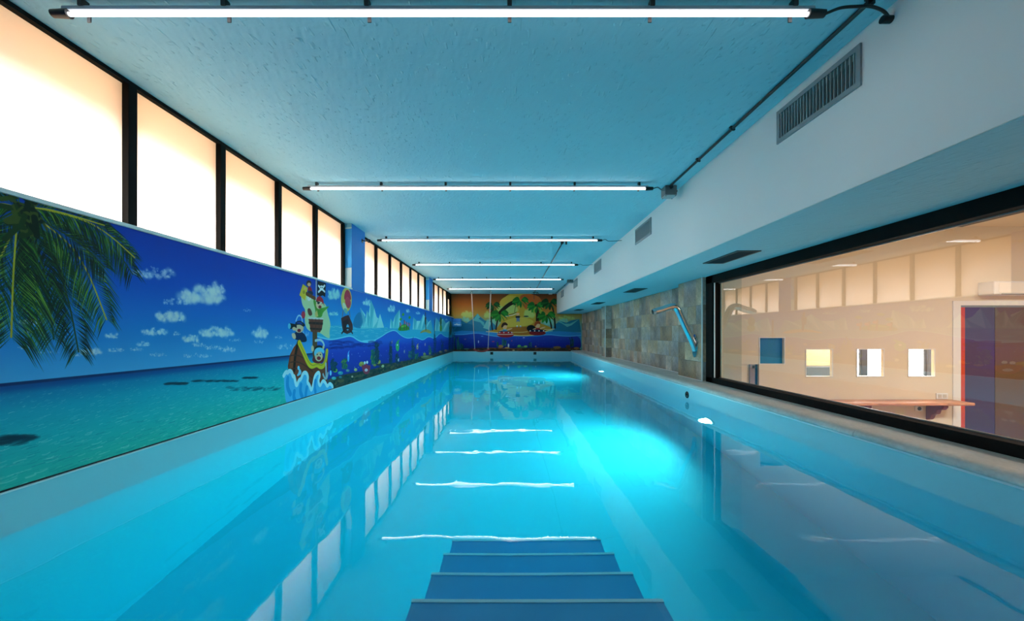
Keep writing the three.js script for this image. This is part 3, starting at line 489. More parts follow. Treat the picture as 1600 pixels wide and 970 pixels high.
    palm([[480, 520], [462, 400], [480, 260]], 0.06, 485, 250, 80, true); palm([[560, 340], [640, 250], [760, 205]], 0.17, 785, 200, 90); palm([[520, 515], [530, 430], [560, 350]], 0.07, 560, 345, 100); palm([[968, 420], [972, 340], [955, 260]], 0.15, 950, 255, 95); palm([[1160, 500], [1150, 330], [1110, 230]], 0.07, 1100, 220, 95, true); palm([[1120, 500], [1110, 420], [1070, 365]], 0.07, 1065, 360, 100); fill('#8aa838', via(zD, [915, 330], [935, 280], [965, 270], [940, 300], [935, 350]), true); fill('#8aa838', via(zD, [1000, 270], [1018, 320], [1000, 360], [990, 310]), true);
    // children playing: one on a swing, two in dotted swim rings
    line('#101010', 0.025, via(zD, [635, 365], [690, 355], [740, 330])); line('#101010', 0.02, via(zD, [735, 240], [720, 330])); line('#f0f0f0', 0.02, via(zD, [625, 375], [700, 365], [745, 345])); line('#c89040', 0.02, via(zD, [735, 235], [775, 320]));
    fill('#e8b888', ring(zD, 755, 350, 18, 18)); fill('#e0a020', via(zD, [735, 345], [745, 325], [770, 322], [778, 345], [756, 334]), true); fill('#24242c', via(zD, [725, 370], [785, 368], [778, 395], [735, 398]), true); fill('#7080a8', via(zD, [740, 392], [775, 392], [776, 440], [758, 425], [742, 442])); for (const x of [748, 785]) { fill('#ffffff', ring(zD, x, 485, 8, 12)); fill('#181818', ring(zD, x, 490, 7, 5)); } fill('#2a2a30', ring(zD, 845, 375, 28, 7));
    const kid = (x, y, hair, vest) => { fill('#e8b888', ring(zD, x, y - 55, 24, 26)); fill(hair, via(zD, [x - 40, y - 45], [x - 35, y - 90], [x, y - 112], [x + 32, y - 88], [x + 30, y - 68], [x - 5, y - 78], [x - 22, y - 50]), true); fill(vest, via(zD, [x - 28, y - 30], [x + 26, y - 30], [x + 30, y], [x - 30, y]), true); fill('#e8b888', via(zD, [x + 20, y - 30], [x + 80, y - 45], [x + 85, y - 36], [x + 26, y - 12]), true); fill('#e8b888', via(zD, [x - 24, y - 30], [x - 60, y - 15], [x - 50, y - 4], [x - 20, y - 14]), true); };
    kid(615, 545, '#3a1c18', '#5ab0d0'); fill('#b02028', ring(zD, 622, 572, 92, 32)); fill('#20305a', via(zD, [540, 555], [600, 535], [660, 540], [700, 560], [690, 545], [620, 525], [550, 535]), true); for (const x of [560, 605, 655, 690]) fill('#e8e8f0', ring(zD, x, 550, 7, 6)); line('#f0d8c0', 0.03, via(zD, [535, 570], [620, 572], [705, 568]));
    fill('#14141c', ring(zD, 900, 505, 48, 36)); kid(972, 530, '#a8481c', '#b02828'); fill('#8a1820', ring(zD, 968, 556, 92, 26)); fill('#181c40', ring(zD, 968, 530, 90, 14)); for (const x of [890, 938, 985, 1035]) fill('#f0f0f4', ring(zD, x, 532, 8, 6)); line('#e8c890', 0.03, via(zD, [1040, 515], [1100, 518], [1150, 512]));
  });
  const g = new THREE.BoxGeometry(x1 - x0, y1 - y0, 0.006), m = new THREE.MeshPhysicalMaterial({ map, roughness: 0.55, specularIntensity: 0.35 });
  solo('island_mural', g, [M.dark, M.dark, M.dark, M.dark, m, M.dark], [(x0 + x1) / 2, (y0 + y1) / 2, -FAR + 0.003], 'painted sunset island mural with palms and children in swim rings on end wall', 'mural');
}
{ // boxed-in corner under the last window, painted like the sky of the mural
  const m = new THREE.MeshStandardMaterial({ roughness: 0.55, map: canvas(256, 256, (cc, w, h) => { c = cc; seed = 5; const id = (x, y) => [x, y]; c.fillStyle = '#2478cc'; c.fillRect(0, 0, w, h); c.fillStyle = '#3a9ade'; c.fillRect(0, h * 0.45, w, h * 0.55); puff(id, 140, 190, 170, 60, 60, '235,245,250', 0.8); }) });
  solo('corner_box', rb(0.36, 0.35, 0.3, 0.01), m, [XL + 0.19, 1.53, -FAR + 0.16], 'small blue box with painted cloud in the corner below the last window', 'box');
}
// ------------------------------------------------------------------ right wall: slate tiles, piers, interior window
{
  const w = thing('wall_right', 'slate tiled wall with two piers along the pool ledge', 'wall', [0, 0, 0], null, 'structure');
  const D1 = 6.08, D2 = 6.95, D3 = 12.3, D4 = 12.8;
  part(w, 'backing', bx(XT + 0.011, 3.45, -1.7, CEIL, -FAR, -D1 + 0.012), M.grout);
  part(w, 'backing', bx(XPIER + 0.011, XT + 0.02, LEDGE - 0.02, SOF, -D2 + 0.012, -D1 + 0.012 - 0.024), M.grout);
  part(w, 'backing', bx(XPIER + 0.011, XT + 0.02, LEDGE - 0.02, SOF, -D4 + 0.012, -D3 - 0.012), M.grout);
  const rows = [LEDGE + 0.004]; while (rows[rows.length - 1] < SOF - 0.14) rows.push(rows[rows.length - 1] + 0.303); rows[rows.length - 1] = SOF;
  const cache = {};
  const tileGeo = (l, h) => cache[[l.toFixed(2), h.toFixed(3)]] ??= (() => { const g = new RoundedBoxGeometry(0.014, h - 0.004, l - 0.004, 1, 0.0025); return metreUV(g); })();
  seed = 2024;
  let last = -1;
  const pick = () => { let k; do k = (rnd() * slateMats.length) | 0; while (k === last); last = k; return slateMats[k]; };
  function tiles(X, a, b) {
    for (let r = 0; r < rows.length - 1; r++) {
      const h = rows[r + 1] - rows[r]; let d = a;
      while (d < b - 0.001) {
        let l = d === a ? [0.3, 0.45, 0.6, 0.2][(rnd() * 4) | 0] : [0.6, 0.6, 0.45, 0.3, 0.6][(rnd() * 5) | 0];
        if (b - d - l < 0.12) l = b - d;
        part(w, 'tile', tileGeo(l, h), pick(), [X + 0.007 + rr(-0.002, 0.0025), rows[r] + h / 2, -(d + l / 2)]);
        d += l;
      }
    }
  }
  tiles(XT, D2, D3); tiles(XT, D4, FAR); tiles(XPIER, D1 + 0.004, D2); tiles(XPIER, D3 + 0.004, D4);
  for (const d of [D1, D3]) for (let r = 0; r < rows.length - 1; r++) { // pier ends that face the stepped end
    const h = rows[r + 1] - rows[r];
    part(w, 'tile', tileGeo(XT - XPIER, h), pick(), [(XT + XPIER) / 2 + 0.004, rows[r] + h / 2, -d - 0.007], [0, Math.PI / 2, 0]);
  }
  for (const d of [D1, D3]) part(w, 'corner_trim', bx(XPIER - 0.006, XPIER + 0.01, LEDGE, SOF, -d - 0.01, -d + 0.006), M.white);
  for (const [X, a, b] of [[XT, D2, D3], [XT, D4, FAR], [XPIER, D1, D2], [XPIER, D3, D4]]) part(w, 'base_trim', bx(X - 0.008, X + 0.004, LEDGE, LEDGE + 0.014, -b, -a), M.white);
  part(w, 'lower_wall', bx(3.1, 3.42, -1.7, 0.218, -D1, -NEAR), M.wall);
  part(w, 'upper_wall', bx(3.2, 3.45, SOF, CEIL, -D1, -NEAR), M.wall);
}
{
  const w = thing('window_4', 'long black framed interior window looking into the cream room', 'window', [0, 0, 0], null, 'structure');
  const d1 = 6.06, y0 = LEDGE - 0.002, y1 = SOF, a = XG - 0.035, b = XG + 0.09;
  part(w, 'bottom_rail', rb(b - a, 0.088, d1 - NEAR, 0.005), M.frameBlack, [(a + b) / 2, y0 + 0.044, -(d1 + NEAR) / 2]);
  part(w, 'head_rail', rb(b - a, 0.12, d1 - NEAR, 0.005), M.frameBlack, [(a + b) / 2, y1 - 0.06, -(d1 + NEAR) / 2]);
  part(w, 'jamb', rb(b - a, y1 - y0, 0.2, 0.005), M.frameBlack, [(a + b) / 2, (y0 + y1) / 2, -d1 + 0.1]);
  part(w, 'bead', bx(a + 0.02, a + 0.034, y0 + 0.088, y1 - 0.12, -d1 + 0.2, -d1 + 0.215), M.white);
  part(w, 'bead', bx(b - 0.03, b - 0.01, y0 + 0.088, y0 + 0.098, -d1 + 0.2, -NEAR), M.alu);
  part(w, 'bead', bx(b - 0.03, b - 0.01, y1 - 0.13, y1 - 0.12, -d1 + 0.2, -NEAR), M.alu);
  part(w, 'glass_pane', new THREE.PlaneGeometry(d1 - NEAR - 0.2, y1 - y0 - 0.2), M.glass, [XG + 0.05, (y0 + y1) / 2 - 0.016, -(d1 - 0.2 + NEAR) / 2], [0, -Math.PI / 2, 0]);
}
// ------------------------------------------------------------------ the cream room behind the interior window
const CD = 5.84, cx = (px) => (px - CX) * CD / F, cy = (py) => EYE - (py - CY) * CD / F;   // points on its end wall from pixels
const CF = -0.7, CC = cy(354), CXR = 9.6;
struct('floor_room', bx(3.42, CXR, CF - 0.15, CF, -CD, -NEAR), std('#b98f62', 0.6), [0, 0, 0], 'tan floor of the cream room behind the interior window', 'floor');
struct('ceiling_room', bx(3.45, CXR, CC, CC + 0.15, -CD, -NEAR), M.creamCeiling, [0, 0, 0], 'cream ceiling of the room behind the interior window', 'ceiling');
struct('wall_room_side', bx(CXR, CXR + 0.15, CF, CC, -CD - 0.15, -NEAR), M.cream, [0, 0, 0], 'cream side wall of the room behind the interior window', 'wall');
struct('wall_room_back', bx(3.45, CXR, CF, CC, -NEAR, -NEAR + 0.15), M.cream, [0, 0, 0], 'cream back wall of the room behind the interior window', 'wall');
const holes = [[1187, 1225, 528, 568], [1259.5, 1300, 546, 587.5], [1339, 1380, 546, 587.5], [1419.5, 1459.5, 546, 587.5]];
{
  const s = new THREE.Shape(); s.moveTo(3.2, CF); s.lineTo(CXR, CF); s.lineTo(CXR, CC + 0.1); s.lineTo(3.2, CC + 0.1); s.closePath();
  const cut = (x0, x1, y0, y1) => { const h = new THREE.Path(); h.moveTo(x0, y0); h.lineTo(x0, y1); h.lineTo(x1, y1); h.lineTo(x1, y0); h.closePath(); s.holes.push(h); };
  for (const [a, b, t, u] of holes) cut(cx(a), cx(b), cy(u), cy(t));
  cut(cx(1159), cx(1186), CF + 0.02, cy(569)); cut(cx(1500), cx(1730), CF + 0.02, cy(477));
  const w = thing('wall_room_end', 'cream wall with square openings in the room behind the interior window', 'wall', [0, 0, 0], null, 'structure');
  part(w, 'plaster', metreUV(new THREE.ExtrudeGeometry(s, { depth: 0.04, bevelEnabled: false })), M.cream, [0, 0, -CD - 0.04]);
  part(w, 'pilaster', bx(3.2, cx(1158), CF, CC, -CD, -CD + 0.012), M.paleGreen);
  for (const [a, b, t, u] of holes) { const x0 = cx(a), x1 = cx(b), y0 = cy(u), y1 = cy(t), e = 0.012; part(w, 'opening_trim', mergeGeometries([bx(x0 - e, x1 + e, y1, y1 + e, -CD, -CD + 0.008), bx(x0 - e, x1 + e, y0 - e, y0, -CD, -CD + 0.008), bx(x0 - e, x0, y0, y1, -CD, -CD + 0.008), bx(x1, x1 + e, y0, y1, -CD, -CD + 0.008)]), M.white); }
}
solo('blue_panel', bx(cx(1187) - 0.03, cx(1225) + 0.03, cy(568) - 0.03, cy(528) + 0.03, -CD - 0.08, -CD - 0.045), std('#0f86c0', 0.35), [0, 0, 0], 'blue panel closing the square opening next to the pier', 'panel');
{
  const g = thing('narrow_doorway', 'narrow door with cream leaf, grey post and blue strip below the blue panel', 'door', [0, 0, -CD - 0.04]);
  const y1 = cy(569), y0 = CF + 0.02;
  part(g, 'leaf', bx(cx(1159), cx(1171.5), y0, y1, -0.02, 0.02), M.cream); part(g, 'post', bx(cx(1171.5), cx(1179), y0, y1, -0.02, 0.05), std('#9a8f94', 0.5)); part(g, 'strip', bx(cx(1179), cx(1186), y0, y1, -0.03, 0.0), std('#0e4a78', 0.4));
  part(g, 'hinge', bx(cx(1175), cx(1178), y1 - 0.06, y1 - 0.02, 0.05, 0.06), M.dark);
}
{ // counter shelf on scrolled brackets
  const y = cy(624) - 0.02, x0 = 3.9, x1 = cx(1487), dp = 0.3;
  const sh = thing('counter_shelf', 'long varnished pine counter shelf on scrolled bracket under the square openings', 'shelf', [0, 0, 0]);
  part(sh, 'board', metreUV(rb(x1 - x0, 0.042, dp, 0.012, 3)), M.wood, [(x0 + x1) / 2, y, -CD + dp / 2]);
  const s = new THREE.Shape(); s.moveTo(0, 0); s.lineTo(0.235, 0); s.lineTo(0.235, -0.03); s.bezierCurveTo(0.2, -0.1, 0.15, -0.04, 0.14, -0.11); s.bezierCurveTo(0.14, -0.17, 0.07, -0.13, 0.06, -0.2); s.bezierCurveTo(0.05, -0.24, 0.02, -0.25, 0, -0.25); s.closePath();
  const g = new THREE.ExtrudeGeometry(s, { depth: 0.06, bevelEnabled: true, bevelSize: 0.005, bevelThickness: 0.005, bevelSegments: 2, curveSegments: 10 });
  for (const x of [cx(1447), 5.2]) { const b = part(sh, 'bracket', g, M.woodDark, [x, y - 0.027, -CD + 0.003], [0, -Math.PI / 2, 0]); b.position.x = x + 0.06; }
}
function socket(px0, px1, py0, py1, label, n) {
  const w = cx(px1) - cx(px0), h = cy(py0) - cy(py1), g = thing('socket_plate', label, 'socket', [(cx(px0) + cx(px1)) / 2, (cy(py0) + cy(py1)) / 2, -CD]);
  part(g, 'plate', rb(w, h, 0.012, 0.004), M.white, [0, 0, 0.006]);
  for (let k = 0; k < n; k++) part(g, 'insert', n > 1 ? rb(w / (n + 1.4), h * 0.6, 0.006, 0.002) : cyl(w * 0.24, 0.006, 16), n > 1 ? std('#d8d2c4', 0.5) : std('#5a5048', 0.5), [n > 1 ? (k - (n - 1) / 2) * w / (n + 0.3) : 0, 0, 0.014], n > 1 ? null : [Math.PI / 2, 0, 0]);
}
socket(1462, 1480, 614, 623, 'white double wall socket just above the pine counter shelf', 2);
socket(1350, 1362, 634, 642, 'small round wall socket under the pine counter, away from the bracket', 1);
socket(1429, 1441, 634, 642, 'small round wall socket under the pine counter, next to the bracket', 1);
{
  const g = thing('door_1', 'white framed sliding door with orange, purple and brown panels', 'door', [0, 0, -CD], null, 'structure');
  const y0 = CF + 0.002, y1 = cy(477), y2 = cy(470), xr = cx(1730);
  part(g, 'door_frame', mergeGeometries([bx(cx(1488), cx(1500), y0, y2, -0.04, 0.012), bx(cx(1500), xr, y1, y2, -0.04, 0.012)]), M.white);
  part(g, 'top_track', bx(cx(1500), xr, y1 - 0.03, y1, -0.03, 0.004), M.alu);
  part(g, 'stile', bx(cx(1500), cx(1508), y0, y1 - 0.03, -0.03, -0.002), std('#d8481a', 0.5));
  part(g, 'door_panel', bx(cx(1508), cx(1555), y0, y1 - 0.03, -0.035, -0.006), std('#4a3260', 0.4));
  part(g, 'door_panel', bx(cx(1555), cx(1640), y0, y1 - 0.03, -0.03, -0.002), std('#6a4c2c', 0.45));
  part(g, 'door_panel', bx(cx(1640), xr, y0, y1 - 0.03, -0.035, -0.006), std('#4a3260', 0.4));
}
{
  const g = thing('wall_unit', 'white long boxy unit mounted on the wall above the striped door', 'unit', [cx(1590), cy(452), -CD]);
  part(g, 'casing', rb(1.22, 0.2, 0.2, 0.015, 3), M.white, [0, 0, 0.1]); part(g, 'front_cover', rb(1.08, 0.15, 0.01, 0.004), std('#faf6ec', 0.35), [0, 0, 0.203]); part(g, 'outlet_slot', bx(-0.5, 0.5, -0.095, -0.085, 0.17, 0.201), M.alu);
}
solo('ceiling_track', bx(6.74, 6.8, CC - 0.02, CC, -CD + 0.05, -2.5), std('#4a4036', 0.5), [0, 0, 0], 'dark slim track running across the cream room ceiling', 'track');
for (const [x, z, t] of [[6.0, -2.4, 'cream room ceiling lamp nearer the interior window'], [8.0, -2.4, 'cream room ceiling lamp nearer the side wall']]) {
  const g = thing('ceiling_panel_light', 'square warm ' + t, 'lamp', [x, CC, z], 'lamps of the cream room');
  part(g, 'lamp_frame', rb(0.66, 0.04, 0.66, 0.008), M.white, [0, -0.02, 0]); part(g, 'lamp_diffuser', bx(-0.3, 0.3, -0.046, -0.04, -0.3, 0.3), M.cafeGlow);
  const l = new THREE.RectAreaLight(new THREE.Color(1, 0.95, 0.86), CAFE_LIGHT, 0.6, 0.6); l.position.set(x, CC - 0.055, z); l.rotation.x = -Math.PI / 2; l.castShadow = true; scene.add(l);
}
// outside, seen through the square openings
struct('wall_yard', bx(3.5, 6.22, CF, 3.2, -7.4, -7.2), std('#a8906a', 0.9), [0, 0, 0], 'cream yard wall seen through the square opening beside the blue panel', 'wall');
struct('ground_yard', bx(3.45, 9.6, CF - 0.1, CF, -9, -CD - 0.16), M.ground, [0, 0, 0], 'yard ground beyond the square openings', 'ground');
struct('shade_roof_yard', bx(3.5, 6.3, 3.2, 3.3, -7.5, -CD - 0.1), M.creamCeiling, [0, 0, 0], 'unseen roof added to shade the yard wall beyond the square openings', 'roof');  // unseen, added only to dim the yard wall below
solo('yard_cabinet', rb(0.9, 1.14, 0.24, 0.01), std('#23282a', 0.5), [5.8, CF + 0.57, -7.07], 'dark grey cabinet seen low in the opening beside the blue panel', 'cabinet');
solo('yard_post', rb(0.13, 3.2, 0.06, 0.01), std('#1c1814', 0.9), [6.61, CF + 1.6, -7.2], 'dark timber post seen through the middle bright opening', 'post');
solo('yard_post', rb(0.15, 3.2, 0.06, 0.02), std('#241f1b', 0.95, { bumpMap: slateBump, bumpScale: 0.02 }), [7.83, CF + 1.6, -7.2], 'rough dark post seen through the bright opening nearest the striped door', 'post');
solo('yard_bench', rb(0.62, 0.97, 0.3, 0.01), std('#22201e', 0.8), [6.75, CF + 0.486, -6.9], 'dark low bench block seen at the bottom of the middle bright opening', 'bench');
// ------------------------------------------------------------------ ceiling light strips
const lightD = [2.0755, 4.579, 7.126, 9.667, 12.28, 14.9], LX0 = -2.48, LX1 = 1.70;
const lightLabels = ['ceiling tube light with bare plug and lead to the conduit by the large grille', 'ceiling tube light with its lead to the grey junction box', 'ceiling tube light crossing the start of the slim middle conduit',
  'ceiling tube light over the window bay between the blue pillars, past the conduit start', 'ceiling tube light level with the second blue pillar', 'ceiling tube light just before the rope swing'];
lightD.forEach((d, k) => {
  const L = LX1 - LX0, y = CEIL - 0.075, g = thing('tube_light', lightLabels[k], 'light', [(LX0 + LX1) / 2, CEIL, -d], 'ceiling tube lights');
  part(g, 'housing', rb(L - 0.12, 0.022, 0.05, 0.006), std('#c9ccd0', 0.4), [0, -0.046, -0.012]);
  part(g, 'lamp_tube', cyl(0.011, L - 0.16, 16), M.tubeGlow, [0, -0.075, 0], [0, 0, Math.PI / 2]);
  for (const s of [-1, 1]) part(g, 'end_cap', cyl(0.024, 0.09, 16, 0.02), M.black, [s * (L / 2 - 0.05), -0.072, 0], [0, 0, -s * Math.PI / 2]);
  for (let i = 0; i < 6; i++) part(g, 'clip', mergeGeometries([bx(-0.012, 0.012, -0.04, 0, -0.02, 0.02), bx(-0.01, 0.01, -0.096, -0.04, -0.032, -0.026)]), M.black, [-L / 2 + 0.17 + i * (L - 0.34) / 5, 0, 0]);
  const l = new THREE.RectAreaLight(new THREE.Color(1, 0.985, 0.98), TUBE_LIGHT, L - 0.2, 0.024); l.position.set((LX0 + LX1) / 2, y - 0.022, -d); l.rotation.x = -Math.PI / 2; l.castShadow = true; scene.add(l);
});
solo('power_lead', mergeGeometries([tube([[LX1, CEIL - 0.072, -2.0755], [1.78, CEIL - 0.045, -2.07], [1.86, CEIL - 0.046, -2.06], [1.93, CEIL - 0.046, -2.06], [2.02, CEIL - 0.055, -2.08], [XF - 0.005, CEIL - 0.075, -2.11]], 0.008, 40, 8), new THREE.CylinderGeometry(0.02, 0.02, 0.05, 12).rotateZ(Math.PI / 2).translate(XF - 0.025, CEIL - 0.075, -2.11)]), M.conduit, [0, 0, 0], 'black lead from the brightest tube light across the conduit to the bulkhead', 'cable');
lightD.slice(1, 4).forEach((d, k) => solo('power_lead', tube([[LX1, CEIL - 0.072, -d], [1.76, CEIL - 0.05, -d - 0.02], [1.82, CEIL - 0.07, -d - 0.05], [k ? XF - 0.004 : 1.88, CEIL - 0.05, -d - 0.1]], 0.006, 30, 8), M.cable, [0, 0, 0], ['short lead from a tube light into the grey junction box', 'thin lead between the bulkhead and the tube light at the middle conduit', 'thin lead between the bulkhead and the tube light between the pillars'][k], 'cable'));
// ------------------------------------------------------------------ conduits and junction boxes
function conduit(x, a, b, clips, label, r = 0.013) {
  const g = thing('conduit', label, 'conduit', [x, CEIL - 0.016, 0]);
  part(g, 'pipe', cyl(r, b - a, 12), M.conduit, [0, 0, -(a + b) / 2], [Math.PI / 2, 0, 0]);
  for (const d of clips) part(g, 'clip', mergeGeometries([bx(-0.024, 0.024, 0.006, 0.016, -d - 0.012, -d + 0.012), bx(-0.019, 0.019, -0.018, 0.01, -d - 0.008, -d + 0.008)]), M.black);
}
conduit(1.93, -1.8, 4.66, [0.6, 2.06, 3.34, 3.95], 'dark conduit pipe on the ceiling leading to the grey junction box');
conduit(1.02, 7.5, 16.7, [7.55, 9.9, 12.4, 14.9, 16.6], 'slim dark conduit running down the middle of the ceiling');
conduit(2.0, 12.92, FAR - 0.02, [14.2, 16], 'dark conduit in the ceiling corner beside the end wall');
function junction(x, d, label, w = 0.145, h = 0.115, l = 0.13) {
  const g = thing('junction_box', label, 'junction box', [x, CEIL, -d]);
  part(g, 'box_body', rb(w, h, l, 0.008), M.box, [0, -h / 2, 0]); part(g, 'lid', rb(w * 0.96, 0.012, l * 0.96, 0.004), std('#a5aaab', 0.5), [0, -h - 0.004, 0]);
  for (const sx of [-1, 1]) for (const sz of [-1, 1]) part(g, 'screw', cyl(0.006, 0.006, 8), M.black, [sx * w * 0.4, -h - 0.011, sz * l * 0.4]);
  part(g, 'gland', cyl(0.018, 0.02, 12), M.black, [0, -0.03, l / 2 + 0.01], [Math.PI / 2, 0, 0]); part(g, 'gland', cyl(0.014, 0.03, 12), M.black, [w / 2 + 0.012, -0.05, 0], [0, 0, Math.PI / 2]);
}
junction(1.945, 4.72, 'grey junction box between ceiling and bulkhead at the conduit end');
junction(1.99, 12.86, 'grey junction box in the ceiling corner above a small far grille', 0.2, 0.1, 0.12);
{
  const g = thing('conduit_hanger', 'black hanger plate where the slim middle conduit starts', 'hanger', [1.02, CEIL, -7.4]);
  part(g, 'plate', rb(0.2, 0.02, 0.1, 0.004), M.black, [0, -0.01, 0]); part(g, 'bracket', rb(0.03, 0.07, 0.04, 0.004), M.black, [-0.04, -0.05, 0]); part(g, 'bracket', rb(0.03, 0.07, 0.04, 0.004), M.black, [0.05, -0.05, 0]);
}
{
  const g = thing('conduit_hanger', 'black hook and hanger at the far end of the slim middle conduit', 'hanger', [1.08, CEIL, -16.76]);
  part(g, 'plate', rb(0.24, 0.02, 0.08, 0.004), M.black, [0, -0.01, 0]); part(g, 'hook', new THREE.TorusGeometry(0.06, 0.01, 8, 20), M.black, [0.1, -0.1, 0]); part(g, 'rod', cyl(0.012, 0.3, 10), M.black, [-0.06, -0.16, 0]);
}
{
  const g = thing('pillar_hook', 'small black bracket near the top of the first blue pillar', 'bracket', [XL, 2.66, -6.72]);
  part(g, 'plate', rb(0.01, 0.06, 0.06, 0.003), M.black, [0.005, 0, 0]); part(g, 'arm', cyl(0.01, 0.1, 10), M.black, [0.06, 0, 0], [0, 0, Math.PI / 2]); part(g, 'tip', new THREE.TorusGeometry(0.025, 0.008, 8, 16), M.black, [0.12, 0, 0]);
}
solo('motion_detector', rb(0.16, 0.05, 0.08, 0.015, 3), M.white, [1.78, CEIL - 0.025, -17.2], 'small white detector on the ceiling above the island mural', 'detector');
// ------------------------------------------------------------------ air grilles
const grilleLabels = ['large metal air grille on the bulkhead beside the plugged tube light', 'metal air grille on the bulkhead above the slate pier', 'metal air grille on the bulkhead, third from the plugged tube light', 'metal air grille on the bulkhead under the corner junction box', 'metal air grille on the bulkhead next to the end wall'];
GRILLES.forEach((a, k) => {
  const L = GL, y0 = GY0, y1 = GY1, H = y1 - y0, b = 0.032, g = thing('air_grille', grilleLabels[k], 'grille', [XF, y0, -a - L / 2], 'bulkhead air grilles');
  const fr = [bx(-0.012, 0.001, 0, b, -L / 2, L / 2), bx(-0.012, 0.001, H - b, H, -L / 2, L / 2), bx(-0.012, 0.001, b, H - b, -L / 2, -L / 2 + b), bx(-0.012, 0.001, b, H - b, L / 2 - b, L / 2)];
  part(g, 'grille_frame', mergeGeometries(fr), M.ventFrame);
  part(g, 'duct', mergeGeometries([bx(0.05, 0.95, 0.02, 0.03, -L / 2 + 0.02, L / 2 - 0.02), bx(0.05, 0.95, H - 0.03, H - 0.02, -L / 2 + 0.02, L / 2 - 0.02), bx(0.05, 0.95, 0.03, H - 0.03, -L / 2 + 0.02, -L / 2 + 0.03), bx(0.05, 0.95, 0.03, H - 0.03, L / 2 - 0.03, L / 2 - 0.02), bx(0.94, 0.95, 0.03, H - 0.03, -L / 2 + 0.03, L / 2 - 0.03)]), M.duct);
  const n = 23, slat = rb(0.016, H - 2 * b, 0.006, 0.001, 1);
  for (let i = 0; i < n; i++) part(g, 'slat', slat, M.ventSlat, [-0.002, H / 2, -L / 2 + b + (i + 0.5) * (L - 2 * b) / n]);
});
const soffitLabels = ['dark louvred vent in the bulkhead underside beside the interior window', 'dark louvred vent in the bulkhead underside just past the chrome water spout', 'dark louvred vent in the bulkhead underside near the second slate pier', 'dark louvred vent in the bulkhead underside near the end wall'];
VENTS.forEach((a, k) => {
  const L = VL, x0 = VX, W = VW, b = 0.025, g = thing('soffit_vent', soffitLabels[k], 'vent', [x0, SOF, -a - L / 2], 'underside vents');
  part(g, 'vent_frame', mergeGeometries([bx(0, b, -0.01, 0, -L / 2, L / 2), bx(W - b, W, -0.01, 0, -L / 2, L / 2), bx(b, W - b, -0.01, 0, -L / 2, -L / 2 + b), bx(b, W - b, -0.01, 0, L / 2 - b, L / 2)]), std('#4a5458', 0.5));
  part(g, 'duct', mergeGeometries([bx(0.015, 0.024, 0.05, 0.5, -L / 2 + 0.015, L / 2 - 0.015), bx(W - 0.024, W - 0.015, 0.05, 0.5, -L / 2 + 0.015, L / 2 - 0.015), bx(0.024, W - 0.024, 0.05, 0.5, -L / 2 + 0.015, -L / 2 + 0.024), bx(0.024, W - 0.024, 0.05, 0.5, L / 2 - 0.024, L / 2 - 0.015), bx(0.015, W - 0.015, 0.5, 0.51, -L / 2 + 0.015, L / 2 - 0.015)]), M.duct);
  for (let i = 0; i < 10; i++) part(g, 'louvre', bx(-0.002, 0.002, -0.009, 0.03, -L / 2 + b, L / 2 - b), std('#3a4448', 0.5), [b + (i + 0.5) * (W - 2 * b) / 10, 0, 0]);
});
// ------------------------------------------------------------------ chrome water spout
{
  const g = thing('water_spout', 'bent chrome water spout mounted on the slate pier', 'spout', [XPIER, 0.82, -6.29]);
  const P = [[0.0, -0.06, 0], [-0.04, 0.06, 0], [-0.16, 0.32, 0.0], [-0.26, 0.54, 0], [-0.305, 0.625, 0], [-0.36, 0.662, 0], [-0.43, 0.655, 0], [-0.55, 0.615, 0], [-0.66, 0.585, 0]];
  part(g, 'pipe', tube(P, 0.052, 90, 24), M.chrome);
  part(g, 'wall_plate', (() => { const s = cyl(0.1, 0.02, 32); s.scale(1.9, 1, 1); return s; })(), M.chrome, [-0.01, 0.02, 0], [0, 0, Math.PI / 2]);
  part(g, 'nozzle', cyl(0.05, 0.05, 24, 0.042), M.chrome, [-0.68, 0.579, 0], [0, 0, Math.PI / 2 + 0.27]); part(g, 'nozzle_mouth', cyl(0.036, 0.006, 24), M.dark, [-0.706, 0.572, 0], [0, 0, Math.PI / 2 + 0.27]);
}
// ------------------------------------------------------------------ pool fittings and lamps
{
  const g = thing('pool_inlet', 'round black inlet fitting on the pool wall below the slate pier', 'inlet', [XP, 0.085, -5.99]);
  part(g, 'flange', new THREE.TorusGeometry(0.042, 0.011, 10, 28), M.dark, [-0.004, 0, 0], [0, Math.PI / 2, 0]); part(g, 'plug', cyl(0.036, 0.008, 20), M.alu, [-0.003, 0, 0], [0, 0, Math.PI / 2]); part(g, 'nozzle_ball', new THREE.SphereGeometry(0.02, 16, 10), M.dark, [-0.006, 0.006, 0.004]);
}
[768.5, 835.6].forEach((px, k) => {
  const g = thing('overflow_fitting', ['small black overflow fitting on the pool end wall below the red swing', 'small black overflow fitting on the pool end wall away from the red swing'][k], 'fitting', [(px - CX) * FAR / F, 0.15, -FAR + 0.12]);
  part(g, 'surround', rb(0.13, 0.12, 0.012, 0.004), M.dark, [0, 0, 0.006]); part(g, 'flap', rb(0.1, 0.08, 0.01, 0.004), M.black, [0, -0.01, 0.014]);
});
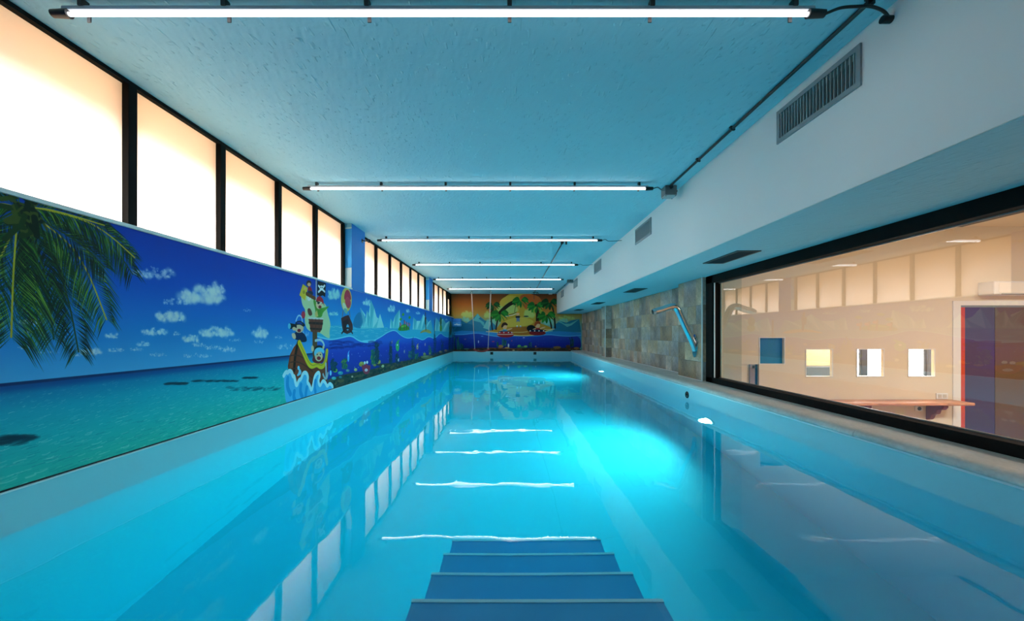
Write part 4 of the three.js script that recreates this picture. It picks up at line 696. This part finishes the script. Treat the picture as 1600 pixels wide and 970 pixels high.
[5.33, 11.4].forEach((d, k) => {
  const g = thing('pool_lamp', ['glowing underwater lamp in the pool wall below the interior window frame end', 'glowing underwater lamp in the pool wall near the second slate pier'][k], 'lamp', [XP, -0.78, -d], 'underwater lamps');
  part(g, 'lamp_ring', new THREE.TorusGeometry(0.13, 0.018, 12, 40), M.chrome, [-0.008, 0, 0], [0, Math.PI / 2, 0]);
  const lens = new THREE.SphereGeometry(0.12, 28, 12, 0, Math.PI * 2, 0, Math.PI / 2); lens.scale(1, 0.22, 1); lens.rotateZ(Math.PI / 2);
  part(g, 'lamp_lens', lens, M.poolGlow, [-0.004, 0, 0]);
  const l = new THREE.SpotLight(new THREE.Color(0.9, 1, 1), POOL_LIGHT, 0, 1.4, 1, 2); l.position.set(XP - 0.06, -0.78, -d); l.target.position.set(XL, -0.3, -d); l.shadow.radius = 4; l.castShadow = true; scene.add(l); scene.add(l.target);
});
// ------------------------------------------------------------------ rope swing
{
  const d = 16.1, g = thing('rope_swing', 'red curved swing seat on two long ropes in front of the island mural', 'swing', [-1.23, 0, -d]);
  for (const [t, b] of [[-0.407, -0.275], [0.39, 0.275]]) {
    part(g, 'rope', tube([[t, CEIL - 0.12, 0], [t + (b - t) * 0.5, 1.5, 0], [b, 0.36, 0]], 0.013, 30, 8), std('#cfc6bd', 0.8));
    part(g, 'rope_sleeve', tube([[t, CEIL - 0.14, 0], [t + (b - t) * 0.16, 2.3, 0], [t + (b - t) * 0.3, 1.95, 0]], 0.024, 20, 10), std('#d8b8ac', 0.7));
    part(g, 'shackle', new THREE.TorusGeometry(0.04, 0.01, 8, 20), M.alu, [t, CEIL - 0.08, 0]); part(g, 'ceiling_hook', cyl(0.012, 0.07, 10), M.alu, [t, CEIL - 0.035, 0]);
  }
  part(g, 'seat', tube([[-0.33, 0.4, 0], [-0.26, 0.345, 0], [-0.12, 0.3, 0], [0.02, 0.29, 0], [0.16, 0.31, 0], [0.27, 0.355, 0], [0.33, 0.41, 0]], 0.032, 40, 12), std('#b8342c', 0.5));
}
renderer.render(scene, camera);
